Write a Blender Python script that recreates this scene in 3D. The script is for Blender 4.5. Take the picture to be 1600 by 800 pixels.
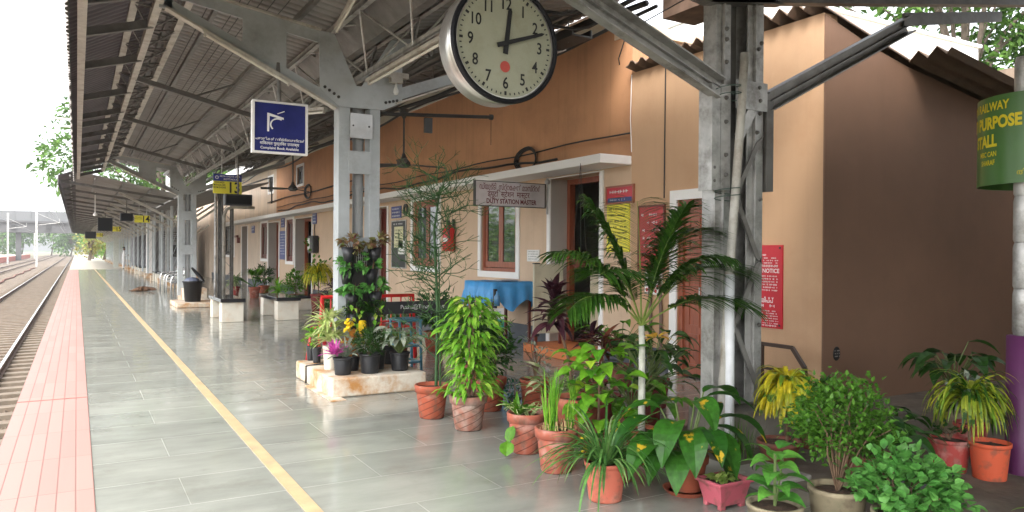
import bpy, bmesh, math, random
from mathutils import Vector, Matrix
R = math.radians
random.seed(7)
sc = bpy.context.scene
for o in list(bpy.data.objects): bpy.data.objects.remove(o)

# ---------------------------------------------------------------- camera, sky, sun, exposure
F_PX = 1180.0
YAW = math.atan(680/F_PX); PITCH = R(-0.25); ROLL = R(0.4)
fw = Vector((math.sin(YAW)*math.cos(PITCH), math.cos(YAW)*math.cos(PITCH), math.sin(PITCH)))
rt = Vector((math.cos(YAW), -math.sin(YAW), 0)); up = rt.cross(fw)
rt2 = rt*math.cos(ROLL) + up*math.sin(ROLL); up2 = rt2.cross(fw)
camd = bpy.data.cameras.new('camera'); cam = bpy.data.objects.new('camera', camd)
sc.collection.objects.link(cam)
cam.matrix_world = Matrix(((rt2.x, up2.x, -fw.x, 0), (rt2.y, up2.y, -fw.y, 0), (rt2.z, up2.z, -fw.z, 1.5), (0, 0, 0, 1)))
camd.sensor_width = 36; camd.lens = 36*F_PX/1600; camd.clip_start = 0.05; camd.clip_end = 3000
sc.camera = cam

SUN_EL = R(52); SUN_AZ = R(232)      # azimuth clockwise from +Y: from the track side, a little behind the camera
world = bpy.data.worlds.new('World'); sc.world = world; world.use_nodes = True
wn = world.node_tree.nodes; wl = world.node_tree.links
wn.clear()
wo = wn.new('ShaderNodeOutputWorld'); bg = wn.new('ShaderNodeBackground'); sky = wn.new('ShaderNodeTexSky')
sky.sky_type = 'NISHITA'; sky.sun_disc = False; sky.sun_elevation = SUN_EL; sky.sun_rotation = SUN_AZ
sky.dust_density = 4.0; sky.air_density = 1.0; sky.ozone_density = 0.6
hs = wn.new('ShaderNodeHueSaturation'); hs.inputs['Saturation'].default_value = 0.22; hs.inputs['Value'].default_value = 1.35
wl.new(sky.outputs[0], hs.inputs['Color']); wl.new(hs.outputs[0], bg.inputs[0]); bg.inputs[1].default_value = 0.15
wl.new(bg.outputs[0], wo.inputs[0])
sd = bpy.data.lights.new('sun', 'SUN'); sd.energy = 0.7; sd.angle = R(14); sd.color = (1, .95, .87)
sun = bpy.data.objects.new('sun', sd); sc.collection.objects.link(sun)
sdir = Vector((math.sin(SUN_AZ)*math.cos(SUN_EL), math.cos(SUN_AZ)*math.cos(SUN_EL), math.sin(SUN_EL)))
sun.rotation_euler = sdir.to_track_quat('Z', 'Y').to_euler()
sc.view_settings.view_transform = 'Standard'; sc.view_settings.look = 'None'
sc.view_settings.exposure = 1.95; sc.view_settings.gamma = 1
sc.render.engine = 'CYCLES'
sc.cycles.max_bounces = 8; sc.cycles.diffuse_bounces = 5; sc.cycles.transparent_max_bounces = 8
sc.cycles.sample_clamp_indirect = 6; sc.cycles.caustics_reflective = False; sc.cycles.caustics_refractive = False

# ---------------------------------------------------------------- materials
def lin(r, g, b):
    f = lambda c: (c/255/12.92 if c/255 <= .04045 else ((c/255+.055)/1.055)**2.4)
    return (f(r), f(g), f(b))
MATS = {}
def nt(name):
    m = bpy.data.materials.new(name); m.use_nodes = True
    n = m.node_tree.nodes; l = m.node_tree.links
    return m, n, l, n['Principled BSDF']
def mat(name, col, rough=.6, metal=0, var=.12, scale=6, bump=0, spec=.5, dirt=None, dirt_amt=.5, dirt_scale=2.5, stretch=(1, 1, 1), coat=0, lo=.48, streak=0):
    if name in MATS: return MATS[name]
    m, n, l, p = nt(name)
    tc = n.new('ShaderNodeTexCoord'); mp = n.new('ShaderNodeMapping'); mp.inputs['Scale'].default_value = stretch
    geo = n.new('ShaderNodeNewGeometry')
    l.new(geo.outputs['Position'], mp.inputs[0])
    nz = n.new('ShaderNodeTexNoise'); nz.inputs['Scale'].default_value = scale; nz.inputs['Detail'].default_value = 6
    l.new(mp.outputs[0], nz.inputs[0])
    rp = n.new('ShaderNodeValToRGB'); rp.color_ramp.elements[0].position = .3; rp.color_ramp.elements[1].position = .7
    a = [max(0, c*(1-var)) for c in col]; b = [min(1, c*(1+var)) for c in col]
    rp.color_ramp.elements[0].color = (*a, 1); rp.color_ramp.elements[1].color = (*b, 1)
    l.new(nz.outputs[0], rp.inputs[0]); out = rp.outputs[0]
    if dirt:
        n2 = n.new('ShaderNodeTexNoise'); n2.inputs['Scale'].default_value = dirt_scale; n2.inputs['Detail'].default_value = 8; n2.inputs['Roughness'].default_value = .7
        l.new(mp.outputs[0], n2.inputs[0])
        r2 = n.new('ShaderNodeValToRGB'); r2.color_ramp.elements[0].position = lo; r2.color_ramp.elements[1].position = lo+.22
        r2.color_ramp.elements[1].color = (dirt_amt,)*3+(1,)
        l.new(n2.outputs[0], r2.inputs[0])
        mx = n.new('ShaderNodeMixRGB'); mx.inputs[2].default_value = (*dirt, 1); l.new(r2.outputs[0], mx.inputs[0]); l.new(out, mx.inputs[1]); out = mx.outputs[0]
    if streak:
        m4 = n.new('ShaderNodeMapping'); m4.inputs['Scale'].default_value = (7, 7, .35); l.new(geo.outputs['Position'], m4.inputs[0])
        n4 = n.new('ShaderNodeTexNoise'); n4.inputs['Scale'].default_value = 1; n4.inputs['Detail'].default_value = 7; n4.inputs['Roughness'].default_value = .7; l.new(m4.outputs[0], n4.inputs[0])
        r4 = n.new('ShaderNodeMapRange'); r4.inputs[1].default_value = .52; r4.inputs[2].default_value = .75; r4.inputs[3].default_value = 1; r4.inputs[4].default_value = 1-streak; l.new(n4.outputs[0], r4.inputs[0])
        h4 = n.new('ShaderNodeHueSaturation'); l.new(r4.outputs[0], h4.inputs['Value']); l.new(out, h4.inputs['Color']); out = h4.outputs[0]
    l.new(out, p.inputs['Base Color'])
    p.inputs['Roughness'].default_value = rough; p.inputs['Metallic'].default_value = metal
    p.inputs['Specular IOR Level'].default_value = spec; p.inputs['Coat Weight'].default_value = coat
    if bump:
        bp = n.new('ShaderNodeBump'); bp.inputs['Strength'].default_value = bump; bp.inputs['Distance'].default_value = .01
        n3 = n.new('ShaderNodeTexNoise'); n3.inputs['Scale'].default_value = scale*6; n3.inputs['Detail'].default_value = 4
        l.new(mp.outputs[0], n3.inputs[0]); l.new(n3.outputs[0], bp.inputs['Height']); l.new(bp.outputs[0], p.inputs['Normal'])
    MATS[name] = m
    return m
def leaf_mat(name, c1, c2, c3=None, rough=.38, trans=.3, spots=None, spot_lo=.62):
    if name in MATS: return MATS[name]
    m, n, l, p = nt(name)
    geo = n.new('ShaderNodeNewGeometry')
    rp = n.new('ShaderNodeValToRGB'); cr = rp.color_ramp
    cr.elements[0].color = (*c1, 1); cr.elements[1].color = (*c2, 1)
    if c3: e = cr.elements.new(.85); e.color = (*c2, 1); cr.elements[2].color = (*c3, 1)
    l.new(geo.outputs['Random Per Island'], rp.inputs[0]); out = rp.outputs[0]
    nz = n.new('ShaderNodeTexNoise'); nz.inputs['Scale'].default_value = 28; nz.inputs['Detail'].default_value = 3
    l.new(geo.outputs['Position'], nz.inputs[0])
    hv = n.new('ShaderNodeHueSaturation'); mr = n.new('ShaderNodeMapRange'); mr.inputs[1].default_value = .3; mr.inputs[2].default_value = .7; mr.inputs[3].default_value = .7; mr.inputs[4].default_value = 1.3
    l.new(nz.outputs[0], mr.inputs[0]); l.new(mr.outputs[0], hv.inputs['Value']); l.new(out, hv.inputs['Color']); out = hv.outputs[0]
    if spots:
        n2 = n.new('ShaderNodeTexNoise'); n2.inputs['Scale'].default_value = 9; n2.inputs['Detail'].default_value = 5
        l.new(geo.outputs['Position'], n2.inputs[0])
        r2 = n.new('ShaderNodeValToRGB'); r2.color_ramp.elements[0].position = spot_lo; r2.color_ramp.elements[1].position = spot_lo+.04
        l.new(n2.outputs[0], r2.inputs[0])
        mx = n.new('ShaderNodeMixRGB'); mx.inputs[2].default_value = (*spots, 1); l.new(r2.outputs[0], mx.inputs[0]); l.new(out, mx.inputs[1]); out = mx.outputs[0]
    l.new(out, p.inputs['Base Color']); p.inputs['Roughness'].default_value = rough; p.inputs['Specular IOR Level'].default_value = .3
    tr = n.new('ShaderNodeBsdfTranslucent'); l.new(out, tr.inputs[0])
    ms = n.new('ShaderNodeMixShader'); ms.inputs[0].default_value = trans
    o = n['Material Output']; l.new(p.outputs[0], ms.inputs[1]); l.new(tr.outputs[0], ms.inputs[2]); l.new(ms.outputs[0], o.inputs[0])
    MATS[name] = m
    return m

WHITE = mat('white_paint', (.82, .81, .79), .55, var=.03, scale=3, dirt=(.5, .47, .42), dirt_amt=.2, dirt_scale=3)
WALLU = mat('upper_wall_orange', (.47, .24, .12), .75, var=.08, scale=1.2, bump=.12, streak=.2, dirt=(.30, .145, .075), dirt_amt=.6, dirt_scale=.8)  # deeper orange tone for the wall above the sunshade
WALL = mat('beige_wall_paint', (.61, .45, .315), .75, var=.05, scale=1.2, bump=.12, streak=.1, dirt=(.46, .32, .22), dirt_amt=.5, dirt_scale=.9)
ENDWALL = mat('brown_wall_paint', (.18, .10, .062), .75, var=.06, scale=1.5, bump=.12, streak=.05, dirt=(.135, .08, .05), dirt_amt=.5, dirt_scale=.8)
FARWALL = mat('pale_wall_paint', (.6, .48, .37), .75, var=.06, scale=1.5, bump=.1, streak=.35, dirt=(.4, .34, .28), dirt_amt=.6, dirt_scale=1.2, stretch=(1, 1, .35))
REVEAL = mat('lilac_grey_wall_paint', (.42, .38, .34), .75, var=.06, scale=2, bump=.1)
DADO = mat('slate_dado_paint', (.065, .075, .09), .5, var=.1)
STEEL = mat('blue_grey_steel_paint', (.44, .475, .49), .45, .0, var=.1, scale=5, bump=.1, dirt=(.17, .17, .16), dirt_amt=.6)
STEELD = mat('dull_grey_steel', (.17, .165, .155), .5, .3, var=.2, scale=6, bump=.2, dirt=(.08, .06, .045), dirt_amt=.7)
GALV = mat('aluminium_paint', (.47, .465, .45), .42, .45, var=.2, scale=9, bump=.25, dirt=(.1, .085, .065), dirt_amt=.8, dirt_scale=4)
PALESTEEL = mat('pale_steel_paint', (.50, .48, .43), .55, 0, var=.12, scale=8, dirt=(.2, .15, .1), dirt_amt=.7, dirt_scale=5)
DARKSTEEL = mat('dark_steel', (.045, .043, .04), .5, .3, var=.2)
SHEET = mat('corrugated_sheet', (.27, .262, .25), .6, .1, var=.12, scale=1.5, dirt=(.2, .17, .14), dirt_amt=.6, dirt_scale=1.3)
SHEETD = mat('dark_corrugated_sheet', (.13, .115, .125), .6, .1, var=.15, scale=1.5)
ASB = mat('cement_sheet', (.20, .14, .10), .9, var=.18, scale=5, bump=.3, dirt=(.12, .09, .07), dirt_amt=.7)
GRANITE = mat('black_granite', (.02, .021, .024), .08, var=.4, scale=60)
TERRA = None
BLACKP = mat('black_plastic', (.018, .019, .022), .38, var=.15)
SOIL = mat('soil', (.075, .042, .026), .95, var=.5, scale=40, bump=.8)
CEMENT = mat('plinth_plaster', (.60, .55, .46), .85, var=.15, scale=5, bump=.4, dirt=(.42, .2, .06), dirt_amt=1.0, dirt_scale=3.2, lo=.40)
CONC = mat('concrete', (.33, .31, .28), .85, var=.15, scale=4, bump=.3)
WOOD = mat('brown_varnished_wood', (.29, .085, .045), .35, var=.2, scale=8, stretch=(6, 6, .6))
WOODD = mat('dark_red_wood', (.14, .03, .02), .4, var=.2, scale=8, stretch=(6, 6, .6))
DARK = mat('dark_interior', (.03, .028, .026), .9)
WIRE = mat('black_cable', (.02, .018, .016), .6)
REDP = mat('red_paint', (.55, .02, .02), .3, var=.1)
BLUEF = mat('blue_steel_frame', (.06, .20, .28), .4, var=.1)
CLOTH = mat('blue_plastic_cloth', (.07, .33, .68), .45, var=.08, scale=10, bump=.4)
CREAM = mat('grey_green_board', (.50, .47, .35), .6, var=.08, scale=4, dirt=(.25, .22, .15), dirt_amt=.5)
LETW = mat('white_lettering', (.8, .8, .8), .5, var=.02)
LETB = mat('black_lettering', (.012, .012, .012), .5, var=.02)
LETR = mat('maroon_lettering', (.12, .006, .01), .5, var=.02)
LETY = mat('yellow_lettering', (.75, .62, .02), .5, var=.02)

def glass_mat():
    m, n, l, p = nt('window_glass')
    p.inputs['Base Color'].default_value = (.03, .04, .04, 1); p.inputs['Roughness'].default_value = .03
    p.inputs['Specular IOR Level'].default_value = 1.0; p.inputs['Coat Weight'].default_value = .6
    return m
GLASS = glass_mat()
def mth(n, l, op, a, b=None):
    q = n.new('ShaderNodeMath'); q.operation = op
    for i, v in enumerate((a, b)):
        if v is None: continue
        if isinstance(v, (int, float)): q.inputs[i].default_value = v
        else: l.new(v, q.inputs[i])
    return q.outputs[0]
def terracotta(name, c, bloom, amt, spiral=True):
    m, n, l, p = nt(name)
    tc = n.new('ShaderNodeTexCoord'); sp = n.new('ShaderNodeSeparateXYZ'); l.new(tc.outputs['Object'], sp.inputs[0]); geo_ = n.new('ShaderNodeNewGeometry')
    nz = n.new('ShaderNodeTexNoise'); nz.inputs['Scale'].default_value = 9; nz.inputs['Detail'].default_value = 7; l.new(tc.outputs['Object'], nz.inputs[0])
    rp = n.new('ShaderNodeValToRGB'); rp.color_ramp.elements[0].position = .6-amt; rp.color_ramp.elements[1].position = .85-amt*.6
    rp.color_ramp.elements[0].color = (*c, 1); rp.color_ramp.elements[1].color = (*bloom, 1); l.new(nz.outputs[0], rp.inputs[0]); out = rp.outputs[0]
    if spiral:
        ang = mth(n, l, 'ARCTAN2', sp.outputs[1], sp.outputs[0])
        v = mth(n, l, 'ADD', mth(n, l, 'MULTIPLY', ang, 6/6.28318), mth(n, l, 'MULTIPLY', sp.outputs[2], -17.0))
        fr = mth(n, l, 'FRACT', v)
        gr = mth(n, l, 'LESS_THAN', fr, .13)
        band = mth(n, l, 'MULTIPLY', gr, mth(n, l, 'LESS_THAN', sp.outputs[2], .225))
        mx = n.new('ShaderNodeMixRGB'); mx.inputs[2].default_value = (c[0]*.3, c[1]*.25, c[2]*.25, 1)
        l.new(mth(n, l, 'MULTIPLY', band, .8), mx.inputs[0]); l.new(out, mx.inputs[1]); out = mx.outputs[0]
        bp = n.new('ShaderNodeBump'); bp.invert = True; bp.inputs['Distance'].default_value = .012; bp.inputs['Strength'].default_value = .8
        l.new(band, bp.inputs['Height']); l.new(bp.outputs[0], p.inputs['Normal'])
    n5 = n.new('ShaderNodeTexNoise'); n5.inputs['Scale'].default_value = 16; n5.inputs['Detail'].default_value = 6; l.new(geo_.outputs['Position'], n5.inputs[0])
    r5 = n.new('ShaderNodeMapRange'); r5.inputs[1].default_value = .5; r5.inputs[2].default_value = .68; r5.inputs[3].default_value = 0; r5.inputs[4].default_value = .6; l.new(n5.outputs[0], r5.inputs[0])
    x5 = n.new('ShaderNodeMixRGB'); x5.inputs[2].default_value = (.11, .075, .05, 1); l.new(r5.outputs[0], x5.inputs[0]); l.new(out, x5.inputs[1]); out = x5.outputs[0]
    l.new(out, p.inputs['Base Color']); p.inputs['Roughness'].default_value = .8
    return m
TC1 = terracotta('red_terracotta', (.34, .075, .035), (.36, .20, .15), .06)
TC2 = terracotta('bloomed_terracotta', (.30, .12, .08), (.42, .33, .28), .2)
TC3 = terracotta('pink_terracotta', (.37, .10, .06), (.45, .27, .22), .13)
TCP = terracotta('plain_terracotta', (.36, .09, .045), (.42, .2, .13), .08, False)
TCORAL = terracotta('coral_clay', (.52, .13, .08), (.52, .24, .17), .08, False)
TCD = terracotta('dark_brown_clay', (.19, .06, .04), (.25, .14, .1), .05, False)
TMAR = terracotta('maroon_plastic', (.16, .02, .02), (.2, .04, .03), 0, False)
TORA = terracotta('orange_plastic', (.60, .10, .04), (.6, .14, .07), 0, False)
TPINK = terracotta('pink_plastic', (.45, .09, .12), (.5, .16, .18), .05, False)
TCEM = terracotta('mossy_cement', (.30, .25, .16), (.16, .15, .09), .1, False)
TFADE = terracotta('faded_red_plastic', (.4, .06, .05), (.55, .38, .33), .12, False)

# ---------------------------------------------------------------- mesh helpers
class MB:
    def __init__(s): s.v = []; s.f = []; s.m = []; s.cur = 0
    def add(s, vs, fs):
        o = len(s.v); s.v += [tuple(v) for v in vs]; s.f += [tuple(i+o for i in f) for f in fs]; s.m += [s.cur]*len(fs); return s
    def box(s, x0, x1, y0, y1, z0, z1):
        vs = [(x, y, z) for z in (z0, z1) for y in (y0, y1) for x in (x0, x1)]
        return s.add(vs, [(0, 2, 3, 1), (4, 5, 7, 6), (0, 1, 5, 4), (2, 6, 7, 3), (0, 4, 6, 2), (1, 3, 7, 5)])
    def bar(s, a, b, w, h, upv=(0, 0, 1)):
        a = Vector(a); b = Vector(b); d = (b-a).normalized(); u = Vector(upv)
        sd = d.cross(u)
        if sd.length < 1e-4: sd = d.cross(Vector((1, 0, 0)))
        sd.normalize(); u = sd.cross(d); vs = []
        for p in (a, b):
            for i, j in ((-1, -1), (1, -1), (1, 1), (-1, 1)): vs.append(p+sd*(i*w/2)+u*(j*h/2))
        return s.add(vs, [(0, 1, 2, 3), (7, 6, 5, 4), (0, 4, 5, 1), (1, 5, 6, 2), (2, 6, 7, 3), (3, 7, 4, 0)])
    def tube(s, pts, r, n=8, r2=None, caps=True):
        pts = [Vector(p) for p in pts]; N = len(pts); ring = []; vs = []; fs = []
        pu = None
        for i, p in enumerate(pts):
            d = (pts[min(i+1, N-1)]-pts[max(i-1, 0)])
            d = d.normalized() if d.length > 1e-9 else Vector((0, 0, 1))
            if pu is None:
                pu = Vector((0, 0, 1)) if abs(d.z) < .9 else Vector((1, 0, 0))
            sd = d.cross(pu).normalized(); pu = sd.cross(d).normalized()
            rr = r if r2 is None else r+(r2-r)*i/max(1, N-1)
            for k in range(n):
                a = 2*math.pi*k/n; vs.append(p+sd*(math.cos(a)*rr)+pu*(math.sin(a)*rr))
        for i in range(N-1):
            for k in range(n):
                k2 = (k+1) % n; fs.append((i*n+k, i*n+k2, (i+1)*n+k2, (i+1)*n+k))
        if caps: fs.append(tuple(range(n))[::-1]); fs.append(tuple((N-1)*n+k for k in range(n)))
        return s.add(vs, fs)
    def lathe(s, prof, c=(0, 0, 0), n=28, axis='z', close=False):
        vs = []; fs = []
        for r, z in prof:
            for k in range(n):
                a = 2*math.pi*k/n; x, y = r*math.cos(a), r*math.sin(a)
                q = (x, y, z) if axis == 'z' else (x, z, y) if axis == 'y' else (z, x, y)
                vs.append((q[0]+c[0], q[1]+c[1], q[2]+c[2]))
        P = len(prof)
        for i in range(P-1):
            for k in range(n):
                k2 = (k+1) % n; fs.append((i*n+k, i*n+k2, (i+1)*n+k2, (i+1)*n+k))
        if close: fs.append(tuple(range(n))[::-1]); fs.append(tuple((P-1)*n+k for k in range(n)))
        return s.add(vs, fs)
    def prism(s, poly, a, b, axis='y'):      # poly of 2-D points extruded from a to b
        n = len(poly); P = lambda u, v, w: (u, w, v) if axis == 'y' else (w, u, v) if axis == 'x' else (u, v, w)
        vs = [P(u, v, a) for u, v in poly]+[P(u, v, b) for u, v in poly]
        fs = [tuple(range(n)), tuple(range(2*n-1, n-1, -1))]+[(i, i+n, (i+1) % n+n, (i+1) % n) for i in range(n)]
        return s.add(vs, fs)
    def quad(s, a, b, c, d): return s.add([a, b, c, d], [(0, 1, 2, 3)])
    def sphere(s, c, r, sx=1, sy=1, sz=1, n=12):
        prof = [(max(1e-4, r*math.sin(math.pi*i/8)), -r*math.cos(math.pi*i/8)) for i in range(9)]
        o = len(s.v); s.lathe(prof, (0, 0, 0), n)
        for i in range(o, len(s.v)): x, y, z = s.v[i]; s.v[i] = (x*sx+c[0], y*sy+c[1], z*sz+c[2])
        return s
    def leaf(s, p, d, L, W, droop=1, n=5, shape='lance', fold=.2, roll=0):
        p = Vector(p); d = Vector(d).normalized(); vs = []; fs = []
        side = d.cross(Vector((0, 0, 1)))
        if side.length < .05: a = random.uniform(0, 6.28); side = Vector((math.cos(a), math.sin(a), 0))
        side.normalize()
        if roll: side = Matrix.Rotation(roll, 3, d) @ side
        cur = p.copy(); dd = d.copy()
        for i in range(n+1):
            t = i/n
            if shape == 'lance': w = math.sin(math.pi*min(1, t**.75*.97+.03))
            elif shape == 'strap': w = min(1, t*5+.5)*(1-t**3)**.7
            elif shape == 'ovate': w = math.sin(math.pi*t**.55*.99+.02) if t > 0 else .1
            elif shape == 'round': w = math.sqrt(max(0, 1-(2*t-1)**2))
            else: w = 1
            w = max(w, .03)*W/2; nrm = side.cross(dd).normalized()
            vs += [cur+side*w+nrm*fold*w, cur.copy(), cur-side*w+nrm*fold*w]
            cur = cur+dd*(L/n); dd = (dd+Vector((0, 0, -droop/n))).normalized()
        for i in range(n):
            a = i*3; fs += [(a, a+1, a+4, a+3), (a+1, a+2, a+5, a+4)]
        s.add(vs, fs); return cur
    def build(s, name, m, parent=None, smooth=False, loc=None):
        me = bpy.data.meshes.new(name)
        off = Vector(parent_world(parent)) if parent else Vector(loc or (0, 0, 0))
        me.from_pydata([(v[0]-off[0], v[1]-off[1], v[2]-off[2]) for v in s.v], [], s.f)
        for mm in (m if isinstance(m, (list, tuple)) else [m]): me.materials.append(mm)
        if any(s.m): me.polygons.foreach_set('material_index', s.m)
        if smooth: me.polygons.foreach_set('use_smooth', [True]*len(me.polygons))
        me.update()
        o = bpy.data.objects.new(name, me); sc.collection.objects.link(o)
        if parent: o.parent = parent
        else: o.location = off
        return o
def parent_world(p):
    v = Vector((0, 0, 0))
    while p: v = v+p.location; p = p.parent
    return v
def fixn(o):
    bm = bmesh.new(); bm.from_mesh(o.data); bmesh.ops.recalc_face_normals(bm, faces=bm.faces); bm.to_mesh(o.data); bm.free(); return o
def bevel(o, w, seg=2):
    fixn(o); b = o.modifiers.new('bevel', 'BEVEL'); b.width = w; b.segments = seg; b.limit_method = 'ANGLE'; return o
def tag(o, label=None, cat=None, group=None, kind=None):
    if label: o['label'] = label
    if cat: o['category'] = cat
    if group: o['group'] = group
    if kind: o['kind'] = kind
    return o
def thing(name, loc, label, cat, group=None):
    o = bpy.data.objects.new(name, None); sc.collection.objects.link(o); o.location = loc; o.empty_display_size = .1
    return tag(o, label, cat, group)
def struct(name, mb, m, label=None, loc=None, smooth=False):
    o = mb.build(name, m, None, smooth, loc); o['kind'] = 'structure'
    return tag(o, label or name.replace('_', ' ')+' of the station', name.split('_')[-1])
def copy_tree(o, parent=None):
    c = o.copy(); sc.collection.objects.link(c); c.parent = parent
    for ch in list(o.children): copy_tree(ch, c)
    return c
def text_mb(txt, size, spacing=1, line=1, align='CENTER', bold=0):
    cu = bpy.data.curves.new('t', 'FONT'); cu.body = txt; cu.size = size; cu.align_x = align; cu.align_y = 'CENTER'
    cu.space_character = spacing; cu.space_line = line; cu.offset = bold; cu.resolution_u = 3
    ob = bpy.data.objects.new('t', cu); sc.collection.objects.link(ob)
    dg = bpy.context.evaluated_depsgraph_get(); dg.update(); me = bpy.data.meshes.new_from_object(ob.evaluated_get(dg))
    vs = [v.co.copy() for v in me.vertices]; fs = [tuple(p.vertices) for p in me.polygons]
    bpy.data.objects.remove(ob); bpy.data.curves.remove(cu); bpy.data.meshes.remove(me)
    return vs, fs
def text(parent, txt, size, pos, facing, m, align='CENTER', sx=1, bold=0, spacing=1, name='lettering', shear=0):
    vs, fs = text_mb(txt, size, spacing, 1, align, bold)
    if not vs: return
    mb = MB(); out = []
    for v in vs:
        x = v.x*sx+v.y*shear; y = v.y
        if facing == '-y': out.append((pos[0]+x, pos[1], pos[2]+y))
        elif facing == '-x': out.append((pos[0], pos[1]-x, pos[2]+y))
        elif callable(facing): out.append(facing(x, y))
    mb.add(out, fs)
    return mb.build(name, m, parent)

# ---------------------------------------------------------------- the ground, floor and tracks
def floor_mat():
    m, n, l, p = nt('kota_stone_floor')
    geo = n.new('ShaderNodeNewGeometry'); mp = n.new('ShaderNodeMapping'); l.new(geo.outputs['Position'], mp.inputs[0])
    br = n.new('ShaderNodeTexBrick'); br.offset = .5; br.inputs['Scale'].default_value = 1
    br.inputs['Brick Width'].default_value = 1.18; br.inputs['Row Height'].default_value = .60
    br.inputs['Mortar Size'].default_value = .0035; br.inputs['Mortar Smooth'].default_value = .3; br.inputs['Bias'].default_value = 0
    br.inputs['Color1'].default_value = (.215, .225, .20, 1); br.inputs['Color2'].default_value = (.255, .263, .232, 1); br.inputs['Mortar'].default_value = (.25, .258, .228, 1)
    l.new(mp.outputs[0], br.inputs[0])
    nz = n.new('ShaderNodeTexNoise'); nz.inputs['Scale'].default_value = 2.2; nz.inputs['Detail'].default_value = 8; nz.inputs['Roughness'].default_value = .65
    m2 = n.new('ShaderNodeMapping'); m2.inputs['Scale'].default_value = (.6, 1.6, 1); l.new(geo.outputs['Position'], m2.inputs[0]); l.new(m2.outputs[0], nz.inputs[0])
    hv = n.new('ShaderNodeHueSaturation'); hv.inputs['Saturation'].default_value = 1.0
    mr = n.new('ShaderNodeMapRange'); mr.inputs[1].default_value = .3; mr.inputs[2].default_value = .7; mr.inputs[3].default_value = .8; mr.inputs[4].default_value = 1.22
    l.new(nz.outputs[0], mr.inputs[0]); l.new(mr.outputs[0], hv.inputs['Value']); l.new(br.outputs[0], hv.inputs['Color'])
    n7 = n.new('ShaderNodeTexNoise'); n7.inputs['Scale'].default_value = 1.1; n7.inputs['Detail'].default_value = 10; n7.inputs['Roughness'].default_value = .75; l.new(geo.outputs['Position'], n7.inputs[0])
    r7 = n.new('ShaderNodeMapRange'); r7.inputs[1].default_value = .54; r7.inputs[2].default_value = .72; r7.inputs[3].default_value = 0; r7.inputs[4].default_value = .55; l.new(n7.outputs[0], r7.inputs[0])
    x7 = n.new('ShaderNodeMixRGB'); x7.inputs[2].default_value = (.12, .115, .09, 1); l.new(r7.outputs[0], x7.inputs[0]); l.new(hv.outputs[0], x7.inputs[1]); l.new(x7.outputs[0], p.inputs['Base Color'])
    r2 = n.new('ShaderNodeMapRange'); r2.inputs[1].default_value = .3; r2.inputs[2].default_value = .75; r2.inputs[3].default_value = .06; r2.inputs[4].default_value = .22
    n4 = n.new('ShaderNodeTexNoise'); n4.inputs['Scale'].default_value = 5; n4.inputs['Detail'].default_value = 6; l.new(geo.outputs['Position'], n4.inputs[0])
    l.new(n4.outputs[0], r2.inputs[0]); l.new(mth(n, l, 'ADD', r2.outputs[0], mth(n, l, 'MULTIPLY', br.outputs[1], .3)), p.inputs['Roughness'])
    bp = n.new('ShaderNodeBump'); bp.inputs['Strength'].default_value = .25; bp.inputs['Distance'].default_value = .004
    hb = mth(n, l, 'ADD', mth(n, l, 'MULTIPLY', br.outputs[1], -.15), nz.outputs[0])
    l.new(hb, bp.inputs['Height']); l.new(bp.outputs[0], p.inputs['Normal'])
    p.inputs['Specular IOR Level'].default_value = .9
    return m
FLOOR = floor_mat()
def tile_mat(name, c1, c2, mortar, bw, rh, ms, rough):
    m, n, l, p = nt(name)
    geo = n.new('ShaderNodeNewGeometry'); br = n.new('ShaderNodeTexBrick'); br.offset = 0
    br.inputs['Scale'].default_value = 1; br.inputs['Brick Width'].default_value = bw; br.inputs['Row Height'].default_value = rh; br.inputs['Mortar Size'].default_value = ms
    br.inputs['Color1'].default_value = (*c1, 1); br.inputs['Color2'].default_value = (*c2, 1); br.inputs['Mortar'].default_value = (*mortar, 1)
    l.new(geo.outputs['Position'], br.inputs[0]); l.new(br.outputs[0], p.inputs['Base Color']); p.inputs['Roughness'].default_value = rough
    bp = n.new('ShaderNodeBump'); bp.invert = True; bp.inputs['Strength'].default_value = .6; bp.inputs['Distance'].default_value = .006
    l.new(br.outputs[1], bp.inputs['Height']); l.new(bp.outputs[0], p.inputs['Normal'])
    return m
PINK = tile_mat('pink_edge_tiles', (.29, .16, .137), (.33, .185, .158), (.19, .10, .083), .1, .9, .004, .6)

g = MB(); g.box(-600, 600, -60, 1200, -3, -1.12)
struct('ground', g, mat('earth', (.17, .15, .10), .95, var=.3, scale=.6, bump=.4, dirt=(.07, .11, .035), dirt_amt=.9, dirt_scale=.25), 'earth and low grass around the tracks')
g = MB(); g.box(-.48, 30, -12, 66, -1.11, 0)
struct('platform', g, [FLOOR], 'grey green polished stone platform floor beside the track')
g = MB(); g.box(-.48, 30, 66, 260, -1.11, -.004)
struct('far_platform', g, [mat('far_concrete', (.40, .37, .31), .55, var=.12, scale=1, bump=.1)], 'pale concrete platform surface beyond the stone floor')
g = MB(); g.box(-.5, .1, -12, 66, -.08, .005); struct('platform_edge', g, PINK, 'pink ribbed tiles along the platform edge')
g = MB(); g.box(-.5, .1, 4.9+3.86, 4.9+3.9, .006, .009); struct('edge_joint', g, mat('joint', (.28, .12, .1), .8), 'dark joint across the pink edge tiles')
g = MB(); g.box(1.145, 1.235, -12, 66, .001, .005)
struct('safety_line', g, mat('yellow_line_paint', (.40, .29, .165), .5, var=.15, scale=6, dirt=(.26, .22, .15), dirt_amt=.8, dirt_scale=9), 'faded yellow safety line on the stone floor')
g = MB(); g.box(4.0, 18, -12, 4.93, .001, .006); g.box(9.98, 30, 4.93, 60, .001, .006)
struct('dirt_yard', g, mat('dirty_yard', (.125, .10, .075), .8, var=.4, scale=2.5, bump=.8, dirt=(.22, .2, .165), dirt_amt=.8, dirt_scale=2.2), 'damp earthy paving around the column and pots')
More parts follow.
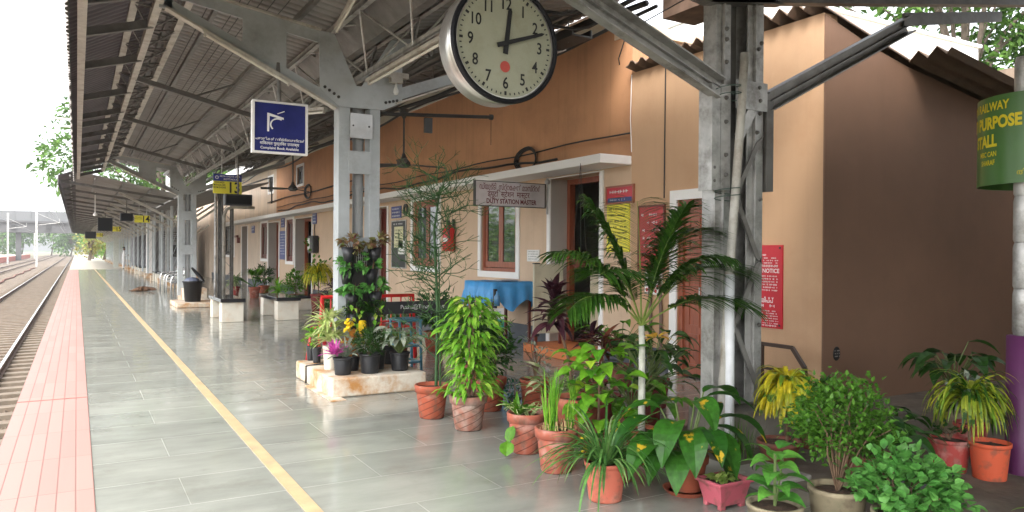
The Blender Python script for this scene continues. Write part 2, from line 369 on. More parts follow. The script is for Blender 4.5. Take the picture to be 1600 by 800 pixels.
# ballast
def ballast_mat():
    m, n, l, p = nt('ballast')
    geo = n.new('ShaderNodeNewGeometry'); vo = n.new('ShaderNodeTexVoronoi'); vo.inputs['Scale'].default_value = 17
    l.new(geo.outputs['Position'], vo.inputs[0])
    rp = n.new('ShaderNodeValToRGB'); rp.color_ramp.elements[0].color = (.07, .05, .036, 1); rp.color_ramp.elements[1].color = (.22, .175, .13, 1)
    sp = n.new('ShaderNodeSeparateXYZ'); l.new(vo.outputs['Color'], sp.inputs[0]); l.new(sp.outputs[0], rp.inputs[0]); l.new(rp.outputs[0], p.inputs['Base Color'])
    bp = n.new('ShaderNodeBump'); bp.invert = True; bp.inputs['Strength'].default_value = 1; bp.inputs['Distance'].default_value = .04
    l.new(vo.outputs['Distance'], bp.inputs['Height']); l.new(bp.outputs[0], p.inputs['Normal']); p.inputs['Roughness'].default_value = .9
    return m
BALL = ballast_mat()
g = MB(); g.box(-11.6, -.49, -12, 420, -1.3, -.975); struct('ballast_bed', g, BALL, 'bed of brown grey ballast under the tracks')
g = MB()
for i in range(9000):
    Y = 3+34*random.random()**1.5; X = random.choice([random.uniform(-.95, -.5), random.uniform(-5.2, -3.4), random.uniform(-3, -.5), random.uniform(-1.0, -.5)])
    r = random.uniform(.018, .04); z = -.97+random.uniform(0, .02)
    vs = [Vector((random.gauss(0, 1), random.gauss(0, 1), random.gauss(0, 1))).normalized()*r*random.uniform(.7, 1.2)*1 for _ in range(4)]
    a = [(X+r*math.cos(t), Y+r*math.sin(t)*random.uniform(.6, 1), z-.01) for t in (0, 1.57, 3.1, 4.7)]
    top = (X+random.uniform(-.3, .3)*r, Y, z+r*random.uniform(.7, 1.1))
    g.add(a+[top], [(0, 1, 4), (1, 2, 4), (2, 3, 4), (3, 0, 4)])
o = g.build('ballast_stones', BALL); tag(o, 'loose ballast stones along the near track', 'stones', kind='stuff')
# sleepers (individual) and rails
SLP = mat('sleeper_concrete', (.15, .12, .09), .85, var=.2, scale=6, bump=.3, dirt=(.13, .08, .05), dirt_amt=.6)
g = MB(); g.prism([(-3.55, -1.0), (-3.55, -.90), (-3.45, -.885), (-2.4, -.905), (-1.95, -.905), (-.8, -.885), (-.7, -.90), (-.7, -1.0)], -.12, .12)
sl0 = g.build('sleeper', SLP, None, loc=(-2.16, 0, -.95)); fixn(sl0)
tag(sl0, 'brown grey concrete sleeper under the near track', 'sleeper', 'sleepers of the near track')
for i in range(200):
    o = sl0 if i == 0 else sl0.copy()
    if i: sc.collection.objects.link(o)
    o.location = (-2.16+random.uniform(-.02, .02), 3.2+i*.62, -.95)
def rail_prof(x): return [(x-.07, -.885), (x+.07, -.885), (x+.07, -.873), (x+.012, -.862), (x+.012, -.80), (x+.035, -.79), (x+.035, -.765), (x+.028, -.758), (x-.028, -.758), (x-.035, -.765), (x-.035, -.79), (x-.012, -.80), (x-.012, -.862), (x-.07, -.873)]
RAILM = mat('rusty_rail', (.11, .06, .04), .6, .5, var=.2); RAILT = mat('polished_rail_top', (.6, .58, .56), .22, .9, var=.05)
for x, lab in ((-1.27, 'bright steel rail nearest the platform edge'), (-3.05, 'second steel rail of the near track'), (-6.5, 'rail of the far track nearer the platform'), (-8.15, 'outer rail of the far track on the left')):
    g = MB(); g.prism(rail_prof(x), -12, 420); g.cur = 1; g.box(x-.028, x+.028, -12, 420, -.757, -.754)
    tag(fixn(g.build('rail', [RAILM, RAILT], None, loc=(x, 0, -.885))), lab, 'rail')
g = MB(); pts = [(-4.85+.12*math.sin(y*.5)+.05*math.sin(y*1.7), y, -.93) for y in range(8, 120, 2)]
g.tube(pts, .07, 6); tag(g.build('drain_pipe', mat('brown_pipe', (.16, .07, .05), .8), None, loc=(-4.8, 8, -.95)), 'brown pipe lying on the ballast between the tracks', 'pipe')
# rail fastenings
# opposite platform
g = MB(); g.box(-24, -12, 20, 260, -1.11, -.06)
struct('opposite_platform', g, mat('opp_conc', (.42, .36, .30), .8, var=.15, scale=1), 'opposite platform beyond the far track')
g = MB(); g.box(-12.0, -11.7, 20, 260, -1.1, .02); struct('opposite_edge', g, mat('red_edge', (.40, .13, .10), .8, var=.15), 'red painted edge of the opposite platform')

# ---------------------------------------------------------------- station building
XW = 6.4
def wall_cells(mb, y0, y1, z0, z1, ops, x0=XW, x1=XW+.3):
    ys = sorted({y0, y1}|{v for o in ops for v in o[:2] if y0 < v < y1}); zs = sorted({z0, z1}|{v for o in ops for v in o[2:] if z0 < v < z1})
    for a, b in zip(ys, ys[1:]):
        for c, d in zip(zs, zs[1:]):
            ym, zm = (a+b)/2, (c+d)/2
            if any(o[0] < ym < o[1] and o[2] < zm < o[3] for o in ops): continue
            mb.box(x0, x1, a, b, c, d)
    return mb
def weld(o):
    bm = bmesh.new(); bm.from_mesh(o.data); bmesh.ops.remove_doubles(bm, verts=bm.verts, dist=1e-4)
    # drop internal duplicate faces
    seen = {}
    for f in bm.faces:
        k = tuple(sorted(v.index for v in f.verts)); seen.setdefault(k, []).append(f)
    bmesh.ops.delete(bm, geom=[f for fs in seen.values() if len(fs) > 1 for f in fs], context='FACES_ONLY')
    bmesh.ops.recalc_face_normals(bm, faces=bm.faces); bm.to_mesh(o.data); bm.free(); return o

B = thing('station_building', (XW, 20, 0), 'long beige station building with white concrete sunshade over its doors and windows', 'building')
# lower openings: (y0,y1,z0,z1)
DOORS = [(8.62, 9.9, 0, 2.66), (17.05, 18.3, 0, 2.6), (23.7, 25.75, 0, 2.6), (28.15, 29.9, 0, 2.6), (34.0, 35.3, 0, 2.6)]
WINS = [(10.95, 12.22, 1.17, 2.55), (14.1, 15.45, 1.2, 2.6), (26.05, 27.0, 1.15, 2.6), (30.1, 31.2, 1.2, 2.6), (37.2, 39.8, 1.3, 2.7)]
UPW = [(24.75, 25.55, 3.72, 4.3), (29.1, 29.9, 3.75, 4.3), (18.5, 19.2, 3.72, 4.2)][:2]
g = wall_cells(MB(), 7.93, 28.6, 0.0, 2.74, DOORS[:4]+WINS[:3]); weld(g.build('wall', WALL, B))
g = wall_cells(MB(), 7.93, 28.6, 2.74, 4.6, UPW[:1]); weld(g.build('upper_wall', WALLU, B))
g = wall_cells(MB(), 28.6, 82, 0.0, 5.0, [(28.6, 29.9, 0, 2.6)]+DOORS[4:]+WINS[3:]+UPW[1:]); weld(g.build('wall', FARWALL, B))
# gable wall facing the camera side, above the annex
g = MB(); g.box(XW+.3, 16, 7.93, 8.2, 3.0, 4.42); g.build('gable_wall', WALL, B)
g = MB(); g.box(XW-.02, 16, 7.86, 8.3, 4.42, 4.56); g.build('cornice', mat('cream_cornice', (.62, .50, .36), .7), B)
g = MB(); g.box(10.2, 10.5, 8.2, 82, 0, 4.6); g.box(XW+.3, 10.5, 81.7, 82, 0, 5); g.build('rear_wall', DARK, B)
g = MB(); g.box(XW+.31, 10.5, 8.3, 82, 4.45, 4.6); g.build('roof_slab', CONC, B)
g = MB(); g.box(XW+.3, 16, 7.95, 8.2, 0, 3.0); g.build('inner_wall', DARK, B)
g = MB(); g.box(5.76, XW-.001, 7.93, 44, 4.6, 4.74); g.build('eave', mat('pale_green_soffit', (.55, .58, .5), .7, var=.05), B)
g = MB(); g.box(5.70, 5.76, 7.93, 44, 4.56, 4.9); g.build('fascia', WHITE, B)
g = MB(); g.box(5.88, XW-.001, 7.93, 37, 2.68, 2.80); bevel(g.build('sunshade', WHITE, B), .008)
dd = MB()
for a, b in ((7.95, 8.5), (10.0, 16.9), (18.4, 23.55), (25.9, 28.0), (30.0, 33.85), (35.4, 44)): MB().box(XW-.006, XW-.0005, a, b, 0, .32).build('dado', DADO, B)
def frame(mb, y0, y1, z0, z1, w, x0, x1, bottom=True):
    mb.box(x0, x1, y0-w, y0, z0-(w if bottom else 0), z1+w); mb.box(x0, x1, y1, y1+w, z0-(w if bottom else 0), z1+w)
    mb.box(x0, x1, y0, y1, z1, z1+w)
    if bottom: mb.box(x0, x1, y0, y1, z0-w, z0)
    return mb
def window(y0, y1, z0, z1, wood=WOOD, wf=.11, parent=B, leaves=2, bars=False):
    fr = frame(MB(), y0, y1, z0, z1, wf, XW-.025, XW-.001).build('window', WHITE, parent)
    mb = frame(MB(), y0+.06, y1-.06, z0+.06, z1-.06, .06, XW+.03, XW+.10)
    st = .07
    for i in range(leaves):
        a = y0+.065+(y1-y0-.13)*i/leaves; b = y0+.065+(y1-y0-.13)*(i+1)/leaves-.006
        for q in ((a, a+st, z0+.07, z1-.07), (b-st, b, z0+.07, z1-.07), (a+st, b-st, z0+.07, z0+.17), (a+st, b-st, z1-.15, z1-.07)):
            mb.box(XW+.045, XW+.085, *q)
    fixn(mb.build('casement', wood, fr))
    gl = MB(); gl.box(XW+.06, XW+.066, y0+.1, y1-.1, z0+.1, z1-.1); gl.build('pane', GLASS, fr)
    return fr
window(*WINS[0]); window(*WINS[1]); window(*WINS[2], wood=WOODD); window(*WINS[3], wood=WOODD); window(*WINS[4], wood=DARKSTEEL)
for q in UPW: window(*q, wf=.08, wood=DARKSTEEL)
def doorway(y0, y1, z1, depth=.44, leafcol=WOODD, opened=True, wf=.09, trim_near=True):
    mb = MB(); mb.box(XW-.022, XW-.001, y0-wf, y0, 0, z1+.0); mb.box(XW-.022, XW-.001, y1, y1+wf, 0, z1+.0); mb.box(XW-.022, XW-.001, y0, y1, z1-.001, z1+.015); mb.box(XW-.022, XW-.001, y0-wf, y0, z1, z1+.015); mb.box(XW-.022, XW-.001, y1, y1+wf, z1, z1+.015)
    tr = mb.build('door', WHITE, B)
    rv = MB(); rv.box(XW+.3, XW+depth, y1, y1+.1, 0, z1+.05); rv.box(XW+.3, XW+depth, y0-.1, y0, 0, z1+.05); rv.box(XW+.3, XW+depth, y0, y1, z1, z1+.1)
    rv.build('reveal', REVEAL, tr)
    rv = MB(); rv.box(XW+.002, XW+.3, y1-.004, y1, 0, z1); rv.build('reveal', REVEAL, tr)
    fr = frame(MB(), y0+.08, y1-.08, 0, z1-.08, .08, XW+.30, XW+.40, False); fixn(fr.build('door_frame', WOOD if opened else WOODD, tr))
    if not opened:
        lf = MB(); lf.box(XW+.33, XW+.37, y0+.08, y1-.08, .01, z1-.08)
        for z in (.25, 1.0, 1.75): lf.box(XW+.315, XW+.33, y0+.25, y1-.25, z, z+.5)
        lf.build('leaf', leafcol, tr)
    return tr
d = doorway(*DOORS[0][:2], DOORS[0][3]-.01)
lf = MB(); lf.box(XW+.36, XW+.40, 8.71, 9.35, .12, 1.28); lf.box(XW+.345, XW+.36, 8.76, 9.3, .2, 1.2); bevel(lf.build('half_door', mat('cream_half_door', (.52, .46, .33), .6, var=.08), d), .006)
for i, q in enumerate(DOORS[1:]): doorway(q[0], q[1], 2.58, opened=(i != 0))
g = MB(); g.box(XW-.5, XW+.28, 8.64, 9.88, .001, .13); tag(bevel(g.build('door_step', mat('orange_step', (.62, .20, .07), .6, var=.1), None, loc=(XW, 9.3, 0)), .01), 'orange painted step in the open doorway', 'step')
# interior back partition to close view
# annex
A = thing('annex_building', (XW, 4.95, 0), 'lower end room with wavy cement sheet roof and dark brown end wall', 'building')
AD = (6.02, 7.03, 0, 2.16)
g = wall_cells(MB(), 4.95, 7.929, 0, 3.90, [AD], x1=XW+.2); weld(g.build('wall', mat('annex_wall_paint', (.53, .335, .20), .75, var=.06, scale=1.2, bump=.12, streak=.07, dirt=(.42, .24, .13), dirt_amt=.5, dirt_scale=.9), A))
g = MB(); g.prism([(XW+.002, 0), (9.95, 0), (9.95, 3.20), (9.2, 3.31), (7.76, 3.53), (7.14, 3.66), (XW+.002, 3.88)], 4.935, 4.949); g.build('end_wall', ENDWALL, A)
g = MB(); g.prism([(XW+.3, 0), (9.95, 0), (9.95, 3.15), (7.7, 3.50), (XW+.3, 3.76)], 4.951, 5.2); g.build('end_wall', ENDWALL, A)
g = MB(); g.box(9.7, 9.95, 5.2, 7.93, 0, 3.15); g.build('rear_wall', DARK, A)
MB().box(XW-.006, XW-.0005, 4.95, 5.9, 0, .2).build('dado', DADO, A); MB().box(XW-.006, XW-.0005, 7.16, 7.93, 0, .3).build('dado', DADO, A)
frame_ = frame(MB(), AD[0], AD[1], 0, AD[3], .12, XW-.025, XW-.001, False).build('door', WHITE, A)
fixn(frame(MB(), AD[0]+.07, AD[1]-.07, 0, AD[3]-.07, .07, XW+.02, XW+.12, False).build('door_frame', WOOD, frame_))
def panel_leaf(y0, y1, x, parent, z1=2.07, rot=0):
    mb = MB(); mb.box(x, x+.035, y0, y1, .02, z1)
    w = y1-y0
    for z in (.15, .62, 1.09, 1.56):
        for a, b, c, d2 in ((y0+.07, y1-.07, z, z+.025), (y0+.07, y1-.07, z+.36, z+.385), (y0+.07, y0+.095, z+.025, z+.36), (y1-.095, y1-.07, z+.025, z+.36)):
            mb.box(x-.012, x, a, b, c, d2)
    return mb.build('leaf', WOOD, parent)
panel_leaf(6.62, 6.955, XW+.05, frame_); panel_leaf(6.1, 6.42, XW+.05, frame_)
hd = MB(); hd.tube([(XW+.02, 6.64, .95), (XW-.01, 6.64, .95), (XW-.01, 6.64, 1.1), (XW+.02, 6.64, 1.1)], .008, 6); hd.build('handle', GALV, frame_)
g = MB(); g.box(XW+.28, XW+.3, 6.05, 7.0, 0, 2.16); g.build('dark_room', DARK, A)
# wavy cement-sheet roof: corrugations run along X
def corr(mb, x0, z0, x1, z1, y0, y1, pitch, amp, th=.012, kind='sine', segs=8, xs=1):
    n = int((y1-y0)/pitch*segs)
    rows = []
    for s_ in range(xs+1):
        t = s_/xs; X = x0+(x1-x0)*t; Z = z0+(z1-z0)*t; row = []
        for i in range(n+1):
            y = y0+(y1-y0)*i/n; ph = (y/pitch) % 1
            if kind == 'sine': h = math.sin(2*math.pi*ph)
            elif kind == 'zig': h = 4*abs(ph-.5)-1
            else: h = 1 if ph < .3 else (1-(ph-.3)/.1*2 if ph < .4 else (-1 if ph < .9 else -1+(ph-.9)/.1*2))
            row.append((X, y, Z+amp*h))
        rows.append(row)
    vs = []; fs = []
    for row in rows: vs += row
    W = n+1; o = len(vs); vs += [(x, y, z+th) for x, y, z in vs]
    for s_ in range(xs):
        for i in range(n):
            a = s_*W+i; fs.append((a, a+1, a+W+1, a+W)); fs.append((a+o, a+W+o, a+W+1+o, a+1+o))
    for s_ in (0, xs):
        for i in range(n): a = s_*W+i; fs.append((a, a+1, a+1+o, a+o))
    mb.add(vs, fs); return mb
corr(MB(), XW-.12, 3.99, 7.85, 3.60, 4.90, 7.92, .2, .05, kind='zig', segs=4).build('roof', ASB, A)
corr(MB(), 7.72, 3.62, 10.5, 3.20, 4.45, 7.92, .2, .05, kind='zig', segs=4).build('roof', ASB, A)
g = MB()
g.tube([(XW-.01, 7.93, 3.88), (XW-.01, 7.95, 3.3), (XW-.012, 7.92, 2.85)], .006, 5); g.build('paint_drip', WHITE, A)

# taller white block behind
W2 = thing('white_building', (12, 8, 0), 'bright white upper wall of a building behind the annex roof', 'building')
g = MB(); g.box(9.3, 15.4, 8.35, 8.7, 3.8, 5.6); g.box(9.3, 15.4, 8.7, 14, 0, 5.58); g.build('wall', mat('bright_white_paint', (.85, .85, .83), .6, var=.03), W2)
g = MB(); g.box(9.2, 15.45, 8.3, 14.1, 5.6, 5.66); g.build('roof', mat('bright_white_paint', (.8, .8, .8)), W2)

# ---------------------------------------------------------------- items on the wall
def board(name, y0, y1, z0, z1, m, label, cat, fr=None, th=.02, x=XW, group=None):
    t = thing(name, (x-th, (y0+y1)/2, z0), label, cat, group)
    mb = MB(); mb.box(x-th, x-.002, y0, y1, z0, z1); mb.build('panel', m, t)
    if fr: fixn(frame(MB(), y0, y1, z0, z1, .025, x-th-.008, x-.002).build('frame', fr, t))
    return t
def scribble(parent, y0, y1, z, h, m, facing='-x', x=0, seed=0, fill=.8):
    rnd = random.Random(seed); mb = MB(); y = y1
    while y > y0+h*.5:
        w = h*rnd.uniform(.5, 1.1)
        if rnd.random() < fill:
            k = rnd.random()
            if facing == '-x':
                mb.box(x-.001, x, y-w, y, z-h*.08, z+h*.12)
                if k < .6: mb.box(x-.001, x, y-w, y-w*.75, z-h*.45, z+h*.4)
                if k > .3: mb.box(x-.001, x, y-w*.4, y-w*.15, z-h*.4, z+h*.45)
            else: mb.box(y-w, y-w*.15, x-.001, x, z-h*.4, z+h*.4)
        y -= w*1.25
    return mb.build('lettering', m, parent)
REDB = mat('red_sign_enamel', (.50, .015, .03), .3, var=.06); BLUEB = mat('navy_sign_enamel', (.025, .035, .22), .3, var=.1)
YELB = mat('yellow_sign', (.75, .68, .05), .4, var=.05); PAPER = mat('white_paper', (.75, .74, .7), .7)
# red caution notice
t = board('notice_board', 5.42, 6.06, .72, 1.60, REDB, 'red caution notice in white lettering on the beige wall right of the steel column', 'notice')
xx = XW-.021
text(t, 'सावधान', .075, (xx, 5.83, 1.545), '-x', LETW); text(t, 'CAUTION NOTICE', .062, (xx, 5.72, 1.325), '-x', LETW, bold=.001)
text(t, 'അറിയിപ്പ്', .07, (xx, 5.68, 1.01), '-x', LETW, bold=.0012, sx=.75)
scribble(t, 5.62, 5.9, 1.495, .022, LETW, x=xx, seed=1)
for i in range(4): scribble(t, 5.47, 6.02, 1.462-.026*i, .017, LETW, x=xx, seed=i+2)
scribble(t, 5.48, 5.68, 1.375, .022, LETW, x=xx, seed=31)
for i in range(6): scribble(t, 5.47, 6.02, 1.27-.03*i, .02, LETW, x=xx, seed=i+12)
scribble(t, 5.5, 5.95, .955, .035, LETW, x=xx, seed=40)
for i in range(6): scribble(t, 5.47, 6.02, .90-.026*i, .014, LETW, x=xx, seed=i+22)
scribble(t, 5.5, 5.75, .745, .024, LETW, x=xx, seed=41)
mb = MB()
for y, z in ((5.45, 1.57), (5.45, .755)): mb.lathe([(.001, -.008), (.012, -.006), (.012, 0)], (xx, y, z), 10, 'x')
mb.build('screw', DARKSTEEL, t)
# board by doorway, yellow poster, red posters
t = board('information_board', 7.88, 8.44, 2.2, 2.40, REDB, 'small wood framed red and blue board above the yellow poster', 'sign', fr=WOOD)
mb = MB(); mb.box(XW-.023, XW-.02, 7.9, 8.42, 2.2, 2.26); mb.build('band', BLUEB, t); scribble(t, 7.95, 8.38, 2.34, .05, LETW, x=xx, seed=50); scribble(t, 7.95, 8.38, 2.23, .03, LETW, x=XW-.024, seed=51)
t = board('poster', 7.95, 8.44, 1.52, 2.17, YELB, 'yellow poster on the wall behind the palm', 'poster'); 
for i in range(6): scribble(t, 8.0, 8.4, 2.1-.08*i, .03, LETB, x=xx, seed=60+i)
t = board('poster', 7.27, 7.74, 1.30, 2.10, mat('red_poster', (.45, .03, .035), .4, var=.15), 'dark red framed poster board behind the palm fronds', 'poster', fr=WOODD)
for i in range(5): scribble(t, 7.32, 7.7, 2.0-.1*i, .04, LETW, x=xx, seed=70+i, fill=.5)
t = board('poster', 7.3, 7.62, .98, 1.26, PAPER, 'white sheet with red flowers below the red poster board', 'poster')
mb = MB()
for i in range(7): mb.sphere((XW-.022, random.uniform(7.34, 7.58), random.uniform(1.02, 1.22)), .025, .1, 1, 1, 6)
mb.build('flower_print', REDB, t)
# dark pipes leaning on the wall beside the door
for i, (y, lab) in enumerate(((7.5, 'left of two brown conduits clipped on the wall by the panelled door'), (7.3, 'right of two brown conduits clipped on the wall by the panelled door'))):
    mb = MB(); mb.tube([(XW-.03, y, 0.12), (XW-.03, y-.01, .7), (XW-.03, y+.02, 1.2)], .022, 8); tag(mb.build('conduit', mat('brown_conduit', (.13, .08, .06), .6), None, loc=(XW, y, .1)), lab, 'pipe')
mb = MB(); mb.tube([(XW-.012, 7.16+.1, 3.9), (XW-.012, 7.27, 2.2)], .008, 5); tag(mb.build('cable', WIRE, None, loc=(XW, 7.26, 2.2)), 'thin black cable running down the annex wall', 'cable')
# round black painted mark on end wall
t = thing('wall_mark', (6.62, 4.93, .5), 'round black painted patch low on the brown end wall', 'mark')
mb = MB(); mb.lathe([(.001, -.004), (.062, -.003), (.065, 0)], (0, 0, 0), 24, 'y'); 
mb.v = [(v[0]*.85+6.61, v[1]+4.933, v[2]*1.1+.51) for v in mb.v]; mb.build('disc', LETB, t)
for i in range(3): scribble(t, 6.575, 6.65, .54-.028*i, .014, mat('faded_lettering', (.3, .27, .25), .6), facing='-y', x=4.928, seed=80+i)
# fire extinguisher
t = thing('fire_extinguisher', (XW-.1, 13.35, 1.5), 'red fire extinguisher hanging on the wall between two windows', 'extinguisher')
mb = MB(); c = (XW-.12, 13.38, 1.52); mb.lathe([(.001, 0), (.11, 0), (.12, .02), (.12, .42), (.08, .50), (.03, .53), (.03, .56), (.001, .56)], c, 20); mb.build('cylinder', REDP, t, True)
mb = MB(); mb.box(c[0]-.1, c[0]+.02, c[1]-.02, c[1]+.02, c[2]+.56, c[2]+.6); mb.tube([(c[0], c[1], c[2]+.58), (c[0]-.05, c[1]-.12, c[2]+.5), (c[0]-.05, c[1]-.13, c[2]+.25)], .012, 6); mb.build('valve', BLACKP, t)
mb = MB(); mb.lathe([(.1212, .18), (.1212, .26)], c, 20); mb.f = mb.f[10:13]; mb.m = mb.m[10:13]; mb.build('label', PAPER, t)
mb = MB(); mb.box(XW-.03, XW, 13.36, 13.42, 1.9, 2.15); mb.build('bracket', DARKSTEEL, t)
# notices near second window and beyond
t = board('notice_board', 15.85, 16.7, 1.15, 2.2, BLACKP, 'black framed notice board with pasted sheets left of the window', 'notice board', fr=GALV)
mb = MB(); mb.box(XW-.023, XW-.02, 16.0, 16.55, 1.6, 2.08); mb.build('sheet', mat('cream_paper', (.66, .64, .4), .7), t)
mb = MB(); mb.box(XW-.023, XW-.02, 15.9, 16.3, 1.45, 1.75); mb.build('sheet', PAPER, t); scribble(t, 16.0, 16.6, 2.14, .05, LETW, x=XW-.021, seed=90)
for i in range(5): scribble(t, 16.05, 16.5, 2.0-.08*i, .03, LETB, x=XW-.024, seed=92+i)
t = board('door_sign', 16.15, 16.75, 2.28, 2.55, BLUEB, 'blue sign with white lines over the black notice board', 'sign')
for i in range(3): scribble(t, 16.2, 16.7, 2.49-.08*i, .05, LETW, x=XW-.021, seed=100+i)
t = board('door_sign', 23.15, 23.6, 2.35, 2.68, BLUEB, 'blue and white striped sign on the wall above the black box', 'sign')
for i in range(3): scribble(t, 23.2, 23.55, 2.62-.1*i, .06, LETW, x=XW-.021, seed=103+i)
t = board('door_sign', 27.3, 27.8, 2.35, 2.68, BLUEB, 'blue and white sign above the tall navy notice', 'sign')
for i in range(3): scribble(t, 27.35, 27.75, 2.62-.1*i, .06, LETW, x=XW-.021, seed=106+i)
t = board('door_sign', 32.5, 33.1, 2.25, 2.55, BLUEB, 'farthest small blue sign on the station wall', 'sign')
for i in range(2): scribble(t, 32.55, 33.05, 2.5-.12*i, .06, LETW, x=XW-.021, seed=109+i)
t = board('notice_board', 27.1, 28.0, 1.2, 2.22, BLUEB, 'tall navy notice board beside a far window', 'notice board')
for i in range(8): scribble(t, 27.2, 27.9, 2.1-.1*i, .04, LETW, x=XW-.021, seed=112+i)
t = thing('wall_phone', (XW-.1, 23.2, 1.4), 'black box telephone hanging on the wall by a far doorway', 'phone')
mb = MB(); mb.box(XW-.2, XW, 22.9, 23.5, 1.45, 1.98); bevel(mb.build('case', BLACKP, t), .03); mb = MB(); mb.box(XW-.21, XW-.2, 23.2, 23.45, 1.55, 1.9); mb.build('display', PAPER, t)
mb = MB(); mb.tube([(XW-.02, 23.3, 1.98), (XW-.02, 23.36, 2.2), (XW-.02, 23.3, 2.35)], .015, 5); mb.build('cord', WIRE, t)
t = thing('wall_bell', (XW-.05, 16.0, 2.4), 'round black ring gong on the wall by the blue sign', 'bell')
mb = MB(); mb.lathe([(.07, -.03), (.13, -.03), (.13, 0), (.07, 0), (.07, -.03)], (XW-.01, 15.85, 2.45), 18, 'x'); mb.build('ring', DARKSTEEL, t)
t = thing('wall_lamp', (XW-.05, 35.9, 2.0), 'small brown lamp on the far wall', 'lamp'); mb = MB(); mb.box(XW-.12, XW, 35.75, 35.95, 1.85, 2.1); mb.box(XW-.2, XW-.1, 35.6, 36.05, 2.1, 2.2); mb.build('lantern', WOODD, t)
t = board('poster', 9.96+.25, 9.96+.62, 1.36, 1.55, PAPER, 'white paper sheet on the wall right of the glazed window', 'paper')
for i in range(4): scribble(t, 10.25, 10.54, 1.52-.04*i, .012, LETB, x=xx, seed=120+i)
# cables along the wall above the sunshade
def cable(pts, r, label, name='cable', m=WIRE):
    mb = MB(); mb.tube(pts, r, 6); return tag(mb.build(name, m, None, True, loc=pts[0]), label, 'cable')
cable([(XW-.03, y, 3.0+.05*math.sin(y*1.1)+.02*math.sin(y*3)) for y in [9.7+i*.5 for i in range(38)]], .02, 'sagging black cable on the wall just above the sunshade')
cable([(XW-.02, y, 3.12+.015*math.sin(y*2.2)) for y in [7.95+i*.5 for i in range(42)]], .012, 'thin dark cable clipped along the wall above the thicker cable')
def coil(c, r, label):
    mb = MB()
    for k in range(3):
        mb.tube([(c[0]-.03-.012*k, c[1]+r*(1+.1*k)*math.cos(a*.35)*(1.3 if math.cos(a*.35) > 0 else .9), c[2]+r*.62*(1+.12*k)*math.sin(a*.35)) for a in range(19)], .014, 5)
    return tag(mb.build('cable_coil', WIRE, None, True, loc=c), label, 'cable')
coil((XW, 10.55, 3.02), .26, 'coiled black cable resting on the sunshade near the duty sign')
coil((XW, 24.0, 3.4), .3, 'dark cable coil on the wall beside the first column')
cable([(XW-.02, y, 3.38+.02*math.sin(y)) for y in range(19, 31)], .02, 'dark cable on the upper wall under the far small windows')
cable([(XW-.02, 29.3-i*.01, 3.3+i*.14) for i in range(8)]+[(XW-.02, 31, 4.33), (XW-.02, 35, 4.36)], .03, 'bent dark pipe on the pale far wall', 'pipe')
for i, (dx, dz, r) in enumerate(((0, 0, .035), (.12, -.09, .022), (-.1, .1, .028))):
    pts = [(5.55+dx+.03*math.sin(y*.8+i), y, 4.33+dz+.06*math.sin(y*.9+i*2)) for y in [6.6+j*.8 for j in range(34)]]
    cable(pts, r, ['thick black cable slung under the canopy along the eave', 'thin lower cable slung under the canopy along the eave', 'upper cable slung under the canopy along the eave'][i])
t = thing('cable_tray', (5.35, 9, 4.2), 'black steel cable tray under the canopy by the eave', 'tray')
mb = MB(); mb.box(5.2, 5.5, 7.6, 10.4, 4.15, 4.17); mb.box(5.2, 5.22, 7.6, 10.4, 4.17, 4.25); mb.box(5.48, 5.5, 7.6, 10.4, 4.17, 4.25); mb.build('tray', DARKSTEEL, t)
mb = MB(); mb.tube([(5.35, 7.9, 4.15), (5.35, 7.9, 4.6)], .01, 6); mb.tube([(5.35, 9.9, 4.15), (5.35, 9.9, 4.6)], .01, 6); mb.build('hanger', GALV, t)

# ---------------------------------------------------------------- duty station master sign
t = thing('hanging_sign', (5.67, 9.88, 2.2), 'grey board reading DUTY STATION MASTER projecting under the sunshade', 'sign')
mb = MB(); mb.box(5.07, 6.27, 9.88, 9.92, 2.2, 2.555); mb.build('panel', mat('grey_sign_board', (.55, .51, .51), .5, var=.08, scale=3, dirt=(.3, .26, .25), dirt_amt=.5), t)
fixn(frame(MB(), 0, 1, 0, 1, .01, 0, 1).build('tmp', DARK)); bpy.data.objects.remove(bpy.data.objects['tmp'])
mb = MB()
for q in ((5.055, 5.07, 2.19, 2.565), (6.27, 6.285, 2.19, 2.565), (5.07, 6.27, 2.19, 2.2), (5.07, 6.27, 2.555, 2.565)): mb.box(q[0], q[1], 9.87, 9.93, q[2], q[3])
mb.build('frame', DARKSTEEL, t)
mb = MB(); mb.tube([(6.33, 9.9, 2.1), (6.33, 9.9, 2.66)], .018, 8); mb.box(6.285, 6.33, 9.89, 9.91, 2.5, 2.53); mb.box(6.285, 6.33, 9.89, 9.91, 2.22, 2.25); mb.sphere((6.33, 9.9, 2.6), .045); mb.build('pipe', GALV, t)
text(t, 'ഡ്യൂട്ടി  സ്റ്റേഷൻ മാസ്റ്റർ', .12, (5.66, 9.876, 2.475), '-y', LETR, bold=.001, sx=.60)
text(t, 'ड्यूटि  स्टेशन  मास्टर', .115, (5.63, 9.876, 2.37), '-y', LETR, bold=.0015, sx=.80)
text(t, 'DUTY STATION MASTER', .096, (5.68, 9.876, 2.265), '-y', LETR, bold=.003, sx=.82)
